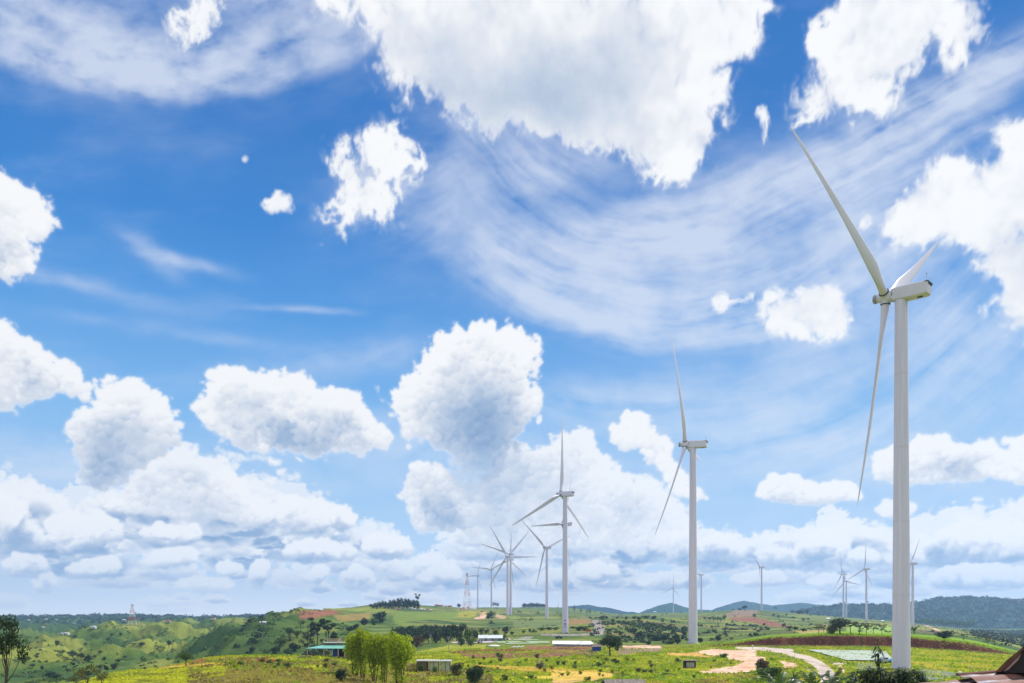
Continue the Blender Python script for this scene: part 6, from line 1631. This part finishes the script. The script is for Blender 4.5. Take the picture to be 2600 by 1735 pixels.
for i, (px, b_, t, w_) in enumerate(((1964,1564,1558,8),(1997,1564,1557,6),(1976,1567,1562,7),(2040,1576,1569,12),(2052,1574,1568,8),(2014,1570,1565,12),(2028,1560,1549,16),(2050,1556,1544,10),(2036,1558,1550,18),(2012,1556,1550,8),(1990,1592,1582,14),(2004,1598,1588,18),(2020,1600,1590,16),(2040,1604,1594,20),(1950,1600,1592,14),(1925,1606,1598,12))):
    tree('bush', px, b_, t, w_, 'dark bush scattered over the pale fields right of the ploughed hill', G, L_DARK, 160, dm=(450, 2200), seed=i, name='bush', cat='bush')
G = 'trees lining the foot of the wooded mountain'
for i in range(30):
    px = 2326 + i * 5.0; tree('round', px, 1594, 1572 + (i * 23 % 9) - 5 * math.exp(-((px - 2352) / 12) ** 2) - 4 * math.exp(-((px - 2388) / 12) ** 2), 10, 'green tree in the row lining the foot of the wooded mountain', G, L_MID, 150, 1900 + (i * 37 % 90), seed=i)
# left valley: trees standing alone
G = 'dark trees alone on the valley hills'
for i, (px, b_, t, w_) in enumerate(((145,1641,1624,13),(185,1680,1650,24),(207,1680,1656,18),(224,1682,1660,18),(254,1666,1651,12),(172,1712,1696,14),(128,1722,1702,26),(143,1730,1710,26),(253,1704,1686,20),(107,1704,1686,10),(82,1698,1684,16),(275,1632,1618,12),(283,1616,1608,8),(429,1648,1624,13),(300,1688,1672,16),(290,1700,1682,20),(190,1622,1613,12),(306,1620,1607,12),(360,1640,1630,20),(340,1642,1632,18),(160,1660,1650,14),(60,1680,1668,16),(95,1668,1658,12),(316,1676,1664,12),(265,1678,1666,10),(240,1676,1662,12),(218,1640,1632,10))):
    tree('round' if i % 3 else 'bush', px, b_, t, w_, 'dark tree standing on the rolling green hills of the left valley', G, L_DARK, 260, dm=(300, 1500), seed=i)
G = 'trees on the far left skyline'
for i in range(34):
    px = 62 + i * 18.2 + (i * 31 % 9); tree('round', px, 1570, 1563 + (i * 19 % 5), 8 + (i % 4) * 2, 'hazy dark tree on the far left skyline', G, L_DARK, 90, 2960, seed=i)

# ---- spiky clump, banana plants and the long leaved bush close by
def blade_leaf(b, base, dirv, L, wd, droop, m=0, torn=0, rs=None, fold=.25):
    base = np.array(base, float); dirv = np.array(dirv, float); dirv /= np.linalg.norm(dirv)
    side = np.cross(dirv, [0, 0, 1.0]); side = side / (np.linalg.norm(side) + 1e-9)
    k = 10; P = []; q = base.copy(); d_ = dirv.copy()
    for i in range(k + 1):
        P.append(q.copy()); q = q + d_ * L / k; d_ = d_ + np.array([0, 0, -droop / k]); d_ /= np.linalg.norm(d_)
    if not torn:
        vs = []
        for i, p in enumerate(P):
            w_ = wd * math.sin(math.pi * (i / k * .93 + .05)) ** .7 * .5
            vs += [p - side * w_ + np.array([0, 0, fold * w_]), p, p + side * w_ + np.array([0, 0, fold * w_])]
        fs = []
        for i in range(k): fs += [[3*i, 3*i+1, 3*i+4, 3*i+3], [3*i+1, 3*i+2, 3*i+5, 3*i+4]]
        b.add(vs, fs, m)
    else:      # banana leaf torn into strips along the rib
        for sgn in (-1, 1):
            for i in range(k):
                for j in range(2):
                    u = (i + j * .5) / k; pa = P[i] + (P[i+1] - P[i]) * (j * .5); pb = P[i] + (P[i+1] - P[i]) * (j * .5 + .46)
                    w_ = wd * .5 * math.sin(math.pi * (u * .9 + .07)) ** .6 * rs.uniform(.75, 1.05)
                    tip = side * sgn * w_ + (P[min(i+1, k)] - P[i]) * 1.1 + np.array([0, 0, -w_ * rs.uniform(.15, .8)])
                    b.add([pa, pb, pb + tip, pa + tip * .96], [[0, 1, 2, 3]], m)
        b.tube(P, [L * .012 * (1 - i / (k + 2)) for i in range(k + 1)], 5, m)
def banana(px, d, ytop, label, seed, nl=7, Lf=1.9, lean=0.0, group=None, wd=.5, ang=None):
    rs = np.random.default_rng(seed); p = at(px, d); top = (HY - ytop) * d / F_PX; h = top - p[2]
    r = empty('banana_plant', p, 0, label, 'banana plant', group)
    b = MB(); b.tube([(0, 0, -.2), (lean * .3, 0, h * .35), (lean, 0, h - Lf * .75)], [.16, .13, .09], 10); b.build('stem', mat('banana_stem', (.16, .17, .07), .7, var=.3), r, True)
    for k in range(nl):
        a = ang[k] if ang else k * 2 * math.pi / nl + rs.uniform(-.3, .3); el = rs.uniform(.9, 1.3)
        b = MB(); blade_leaf(b, (lean, 0, h - Lf * .8), (math.cos(a) * math.cos(el), math.sin(a) * math.cos(el), math.sin(el)), Lf * rs.uniform(.85, 1.1), wd, rs.uniform(.8, 1.9), torn=1, rs=rs)
        b.build('leaf', L_BANANA, r)
    return r
banana(2062, 46, 1696, 'banana plant with torn leaves in front of the road at the bottom edge', 3, 7, 1.9, 0, 'banana plants at the bottom edge')
banana(2103, 43, 1694, 'banana plant with one tall upright leaf before the road at the bottom edge', 8, 5, 1.8, .1, 'banana plants at the bottom edge', .55, [1.2, 2.8, 4.2, .3, 5.2])
banana(1978, 48, 1703, 'leftmost banana plant with a long arching leaf at the bottom edge', 11, 6, 2.0, 0, 'banana plants at the bottom edge')
banana(2321, 395, 1591, 'distant banana plant right behind the largest turbine tower', 5, 9, 3.6, 0, None, 1.0)
p = at(2016, 50); rs = np.random.default_rng(4)
r = empty('dracaena', (p[0], p[1], p[2]), 0, 'spiky sword leaved plant between the banana plants at the bottom edge', 'spiky plant')
hh_ = (HY - 1738) * 50 / F_PX - p[2]
b = MB(); b.tube([(0, 0, -.2), (0, 0, hh_)], .08, 8); b.build('stem', M_BARK, r)
b = MB()
for k in range(34):
    a = k * 2.4; el = .25 + .035 * k; blade_leaf(b, (0, 0, hh_), (math.cos(a) * math.cos(el), math.sin(a) * math.cos(el), math.sin(el)), .85, .06, .5)
b.build('leaves', L_BANANA, r)
p = at_y(1491, 1669, 200, 300); r = empty('spiky_bush', p, 0, 'clump of pale spiky leaves in front of the white roofed building', 'spiky plant')
b = MB(); rs = np.random.default_rng(9)
for c in range(7):
    cx_, cy_ = rs.uniform(-2.2, 2.2), rs.uniform(-1, 1); ch = rs.uniform(.4, 1.9)
    for k in range(16):
        a = k * 2.4; el = .1 + .07 * k; blade_leaf(b, (cx_, cy_, ch), (math.cos(a) * math.cos(el), math.sin(a) * math.cos(el), math.sin(el)), 1.1, .14, .9)
b.build('leaves', leaf_mat('grey_green_leaves', (.16, .21, .11), .2, .4), r)
# long leaved tree
def long_leaf():
    d = 31.0; rs = np.random.default_rng(21); p = at(2245, d)
    r = empty('mango_tree', p, 0, 'tree with long drooping grey green leaves and one tall shoot before the largest turbine foot', 'tree')
    X = lambda px: (px - 2245) / F_PX * d; Z = lambda py: (HY - py) / F_PX * d - p[2]
    b = MB(); heads = []
    trunk_top = np.array([X(2245), 0, Z(1745)])
    b.tube([(0, 0, -.2), (.05, 0, trunk_top[2] * .5), trunk_top], [.14, .12, .09], 8)
    prof = [(2158, 1712), (2170, 1702), (2185, 1700), (2200, 1696), (2215, 1692), (2232, 1690), (2250, 1696), (2268, 1702), (2280, 1696), (2295, 1694), (2310, 1696), (2322, 1692), (2335, 1696), (2345, 1706), (2350, 1716)]
    for i in range(330):
        px = rs.uniform(2152, 2352); top = np.interp(px, [q[0] for q in prof], [q[1] for q in prof])
        py = top + 6 + rs.uniform(0, 1) ** .8 * 62; yy = rs.uniform(-.55, .7) 
        q = np.array([X(px), yy, Z(py)]); heads.append(q)
        if i % 5 == 0: b.tube([trunk_top, (trunk_top + q) / 2 + np.array([0, 0, .05]), q], [.03, .02, .01], 5)
    b.tube([(X(2238), 0, Z(1740)), (X(2233), .02, Z(1690)), (X(2229), 0, Z(1646))], [.035, .025, .014], 6)
    b.tube([(X(2236), 0, Z(1712)), (X(2226), .05, Z(1682)), (X(2220), 0, Z(1664))], [.02, .016, .01], 6)
    b.build('trunk', M_BARK, r, True)
    b = MB()
    for q in heads:
        n = rs.integers(9, 14)
        for k in range(n):
            a = rs.uniform(0, 6.28); el = rs.uniform(-.3, .9)
            blade_leaf(b, q + rs.normal(size=3) * .03, (math.cos(a) * math.cos(el), math.sin(a) * math.cos(el), math.sin(el)), rs.uniform(.18, .34), rs.uniform(.045, .07), rs.uniform(.8, 2.2))
    for (px, py, n, L) in ((2229, 1646, 9, .42), (2229, 1652, 8, .42), (2230, 1660, 7, .34), (2231, 1672, 6, .3), (2220, 1664, 6, .25), (2232, 1684, 7, .25), (2222, 1680, 5, .2), (2228, 1641, 5, .2)):
        for k in range(n):
            a = rs.uniform(0, 6.28); el = rs.uniform(-.4, .35)
            blade_leaf(b, (X(px), rs.uniform(-.03, .03), Z(py)), (math.cos(a) * math.cos(el), math.sin(a) * math.cos(el), math.sin(el)), L * rs.uniform(.7, 1.1), .065, rs.uniform(1.6, 3.0))
    b.build('crown', L_LONG, r)
long_leaf()

# ------------------------------------------------------------------ foreground shrubs one can count
def on_bare(px, py):
    X = np.array([[px]]); Y = np.array([[py]])
    for k, col, poly, d0, d1, wb in ZONES:
        if k in ('road', 'dirt_track') and raster(poly, X, Y)[0, 0] > .5: return True
    return False
rsx = np.random.default_rng(77)
done = 0; tries = 0
MIX = [L_MID, L_BRIGHT, L_MID, L_MID, L_OLIVE]
while done < 150 and tries < 2000:
    tries += 1
    px = rsx.uniform(1180, 1960) if done < 122 else rsx.uniform(560, 900); py = rsx.uniform(1668, 1738)
    if px < 950: py = rsx.uniform(1682, 1700)
    if px > 1500 and py > 1722: continue
    if on_bare(px, py + 1): continue
    if 1500 < px < 1760 and py < 1700 and rsx.random() < .3: continue
    h = rsx.uniform(5, 15) * (1 if px < 1750 else .7)
    tree('bush' if rsx.random() < .8 else 'thin', px, py, py - h, h * rsx.uniform(.8, 1.7), 'low green shrub in the rough grass right of the shed row' if px > 1100 else 'low green shrub along the hedge line of the brown field',
         'low shrubs in the rough grass right of the sheds' if px > 1100 else 'low shrubs along the brown field', MIX[rsx.integers(5)], 160, dm=(115, 330), seed=int(rsx.integers(4)), name='shrub', cat='shrub')
    done += 1

# ------------------------------------------------------------------ what nobody could count
def scatter(name, pts, rad, hgt, nq, mt, label, seed, asp=1.5, cat='woodland', squash=.0):
    """leafy heaps at the points, all in one mesh"""
    rs = np.random.default_rng(seed); n = len(pts); pts = np.asarray(pts)
    d = rs.normal(size=(n, nq, 3)); d[..., 2] = np.abs(d[..., 2]) * 1.0; d /= np.linalg.norm(d, axis=2)[..., None]
    rr_ = rs.uniform(.55, 1.05, (n, nq, 1)) * (1 + .25 * rs.normal(size=(n, 1, 1)))
    c = pts[:, None, :] + d * rr_ * np.stack([rad, rad, hgt], 1)[:, None, :]
    nor = d + rs.normal(size=d.shape) * .5; nor /= np.linalg.norm(nor, axis=2)[..., None]
    t = np.cross(nor, rs.normal(size=d.shape)); t /= np.linalg.norm(t, axis=2)[..., None] + 1e-9; b_ = np.cross(nor, t)
    s = (rad[:, None, None] * 1.9 / nq ** .5) * rs.uniform(.7, 1.3, (n, nq, 1))
    q = np.stack([c - t * s * asp * .6, c - b_ * s * .6, c + t * s * asp * .6, c + b_ * s * .6], 2)
    me = raw_mesh(name, q.reshape(-1, 3), quads(n * nq), [mt])
    tag(add_obj(name, me), label, cat, None, 'stuff')
def sample(px0, px1, d0, d1, n, rs, dens=None):
    out = []
    while len(out) < n:
        m = 6000; px = rs.uniform(px0, px1, m); d = np.sqrt(rs.uniform(d0 ** 2, d1 ** 2, m)); x = (px - CX) / F_PX * d
        k = np.ones(m) if dens is None else dens(px, x, d)
        ok = rs.uniform(0, 1, m) < k
        z = height(x[ok], d[ok]); out += list(zip(x[ok], d[ok], z))
    return np.array(out[:n])
rs = np.random.default_rng(5)
def left_d(px, x, d):
    g = -np.abs(fbm(x / 230, d / 300, 401, 4, .5)) * 2.2 + .5
    w_ = sstep(-g + .8 * fbm(x / 60, d / 90, 701, 4), .16, .40)
    w_ = np.maximum(w_ * .9, sstep(d, 1500, 2300) * .8)
    w_ = np.maximum(w_, .8 * np.exp(-((px - 670) / 100) ** 2) * sstep(d, 400, 460) * sstep(d, 740, 640) * sstep(fbm(x / 30, d / 50, 703, 4), -.25, .2))
    return np.clip(w_, 0.004, 1) * (1 - sstep(px, 900, 1000)) * (1 - sstep(px, 720, 800) * (d > 620)) 
P = sample(-250, 1000, 300, 3100, 9000, rs, left_d); rd = rs.uniform(2.0, 5.2, len(P)); 
scatter('valley_scrub', P, rd, rd * rs.uniform(.7, 1.3, len(P)), 26, L_DARK, 'dark scrub and thickets filling the gullies of the left valley', 1)
P = sample(-250, 900, 280, 1300, 5000, rs, lambda px, x, d: sstep(fbm(x / 40, d / 60, 711, 3), -.05, .3) * (1 - sstep(px, 740, 860) * (d > 650))); rd = rs.uniform(.8, 2.0, len(P))
scatter('valley_shrubs', P, rd, rd * .8, 18, L_MID, 'low green brush covering the slopes of the left valley', 2)
def mid_d(px, x, d):
    w_ = sstep(fbm(x / 50, d / 80, 721, 4), .0, .35)
    hollow = np.exp(-(((px - 1660) / 110) ** 2)) * sstep(d, 430, 480) * sstep(d, 800, 640)
    slope = np.exp(-(((px - 1850) / 90) ** 2)) * sstep(d, 600, 680) * sstep(d, 1000, 860)
    rightsl = sstep(px, 2440, 2520) * sstep(d, 600, 760) * sstep(d, 2300, 1900)
    return np.clip(.012 * w_ + .95 * hollow * (.5 + .5 * w_) + .8 * slope * w_ + .7 * rightsl * (.4 + .6 * w_), 0, 1)
P = sample(1180, 2900, 380, 2300, 4200, rs, mid_d); rd = rs.uniform(1.2, 3.2, len(P))
scatter('hillside_scrub', P, rd, rd * rs.uniform(.7, 1.2, len(P)), 24, L_DARK, 'dark scrub over the hollow and slopes among the turbines', 3)
P = sample(1180, 2900, 380, 1500, 1800, rs, lambda px, x, d: .1 + .9 * sstep(fbm(x / 30, d / 50, 731, 3), .22, .34) - .1); rd = rs.uniform(.5, 1.3, len(P))
scatter('field_margin_scrub', P, rd, rd * .8, 14, L_MID, 'low green growth along field edges between the turbines', 4)
# crowns of the wooded mountain
X_, D_, Z_ = MTN
ii = rs.integers(0, X_.shape[0] * 6 // 10, 6500); jj = rs.integers(0, X_.shape[1], 6500)
P = np.stack([X_[ii, jj] + rs.uniform(-4, 4, 6500), D_[ii, jj] + rs.uniform(-12, 12, 6500), Z_[ii, jj]], 1); rd = rs.uniform(5, 11, len(P))
scatter('forest', P, rd, rd * rs.uniform(.8, 1.4, len(P)), 22, L_DARK, 'forest of close crowns covering the blue green mountain on the right', 6)
# grass and weeds
def grass(name, px0, px1, d0, d1, n, h, mt, label, seed, dens=None):
    rs = np.random.default_rng(seed); P = sample(px0, px1, d0, d1, n, rs, dens)
    px = CX + F_PX * P[:, 0] / P[:, 1]; py = HY - F_PX * P[:, 2] / P[:, 1]
    ok = np.ones(len(P), bool)
    for k, col, poly, a0, a1, wb in ZONES:
        if k in ('road', 'dirt_track') or col[0] > col[1] * 1.06: ok &= ~((raster(poly, px[None], py[None])[0] > .5) & (rs.uniform(0, 1, len(P)) < (1 if k != 'field' else .8)) & (P[:, 1] > a0) & (P[:, 1] < a1))
    P = P[ok]; n = len(P); a = rs.uniform(0, np.pi, n); hh = h * rs.uniform(.5, 1.4, n); w_ = hh * rs.uniform(.35, .8, n)
    dx, dy = np.cos(a) * w_, np.sin(a) * w_; lean = rs.normal(size=(n, 2)) * hh[:, None] * .8
    q = np.stack([np.stack([P[:, 0] - dx, P[:, 1] - dy, P[:, 2] - .03], 1), np.stack([P[:, 0] + dx, P[:, 1] + dy, P[:, 2] - .03], 1),
                  np.stack([P[:, 0] + dx * .5 + lean[:, 0], P[:, 1] + dy * .5 + lean[:, 1], P[:, 2] + hh], 1), np.stack([P[:, 0] - dx * .7 + lean[:, 0], P[:, 1] - dy * .7 + lean[:, 1], P[:, 2] + hh * .7], 1)], 1)
    tag(add_obj(name, raw_mesh(name, q.reshape(-1, 3), quads(n), [mt])), label, 'grass', None, 'stuff')
L_GRASSY = leaf_mat('yellow_green_grass', (.50, .50, .012), .5, .32)
L_GRASSG = leaf_mat('fresh_green_grass', (.27, .38, .012), .5, .3)
L_GRASSB = leaf_mat('dry_brown_grass', (.34, .27, .07), .45, .35)
grass('grass', 120, 2620, 112, 331, 60000, .28, L_GRASSY, 'yellow green grass over the near fields', 31, lambda px, x, d: .25 + .75 * sstep(-fbm(x / 5.5, d / 9, 525, 4, .6), -.12, .12))
grass('green_weeds', 560, 2620, 112, 328, 26000, .42, L_GRASSG, 'taller fresh green weeds in patches over the near ground', 32, lambda px, x, d: sstep(fbm(x / 9, d / 14, 741, 4), .0, .22) * (px > 560))
grass('dry_weeds', 480, 1250, 112, 190, 9000, .4, L_GRASSB, 'dry brown weeds in the left foreground field', 33, lambda px, x, d: sstep(fbm(x / 7, d / 12, 751, 4), -.15, .15))
grass('bank_weeds', 1800, 2600, 326, 333.5, 2200, .5, L_GRASSB, 'sparse dry weeds growing on the face and foot of the cut bank', 35)
grass('bank_grass', 1780, 2640, 334, 352, 9000, .45, L_GRASSG, 'bright green grass fringe along the top of the cut bank', 34)

# ------------------------------------------------------------------ hazy air
bpy.ops.mesh.primitive_cube_add(size=1)
hz = bpy.context.object; hz.name = 'haze'; hz.data.name = 'haze'
hz.scale = (12600, 7800, 460); hz.location = (0, 2700, 100)
hm = bpy.data.materials.new('haze'); hm.use_nodes = True; t = hm.node_tree; t.nodes.clear(); N = NT(t)
pv = N.n('ShaderNodeVolumePrincipled'); pv.inputs['Color'].default_value = (.38, .64, 1, 1); pv.inputs['Density'].default_value = HAZE
pv.inputs['Anisotropy'].default_value = .25
ou = N.n('ShaderNodeOutputMaterial'); N.put(ou.inputs['Volume'], pv.outputs[0])
hz.data.materials.append(hm); hz['kind'] = 'stuff'; hz['label'] = 'thin blue haze over the hills'; hz['category'] = 'haze'
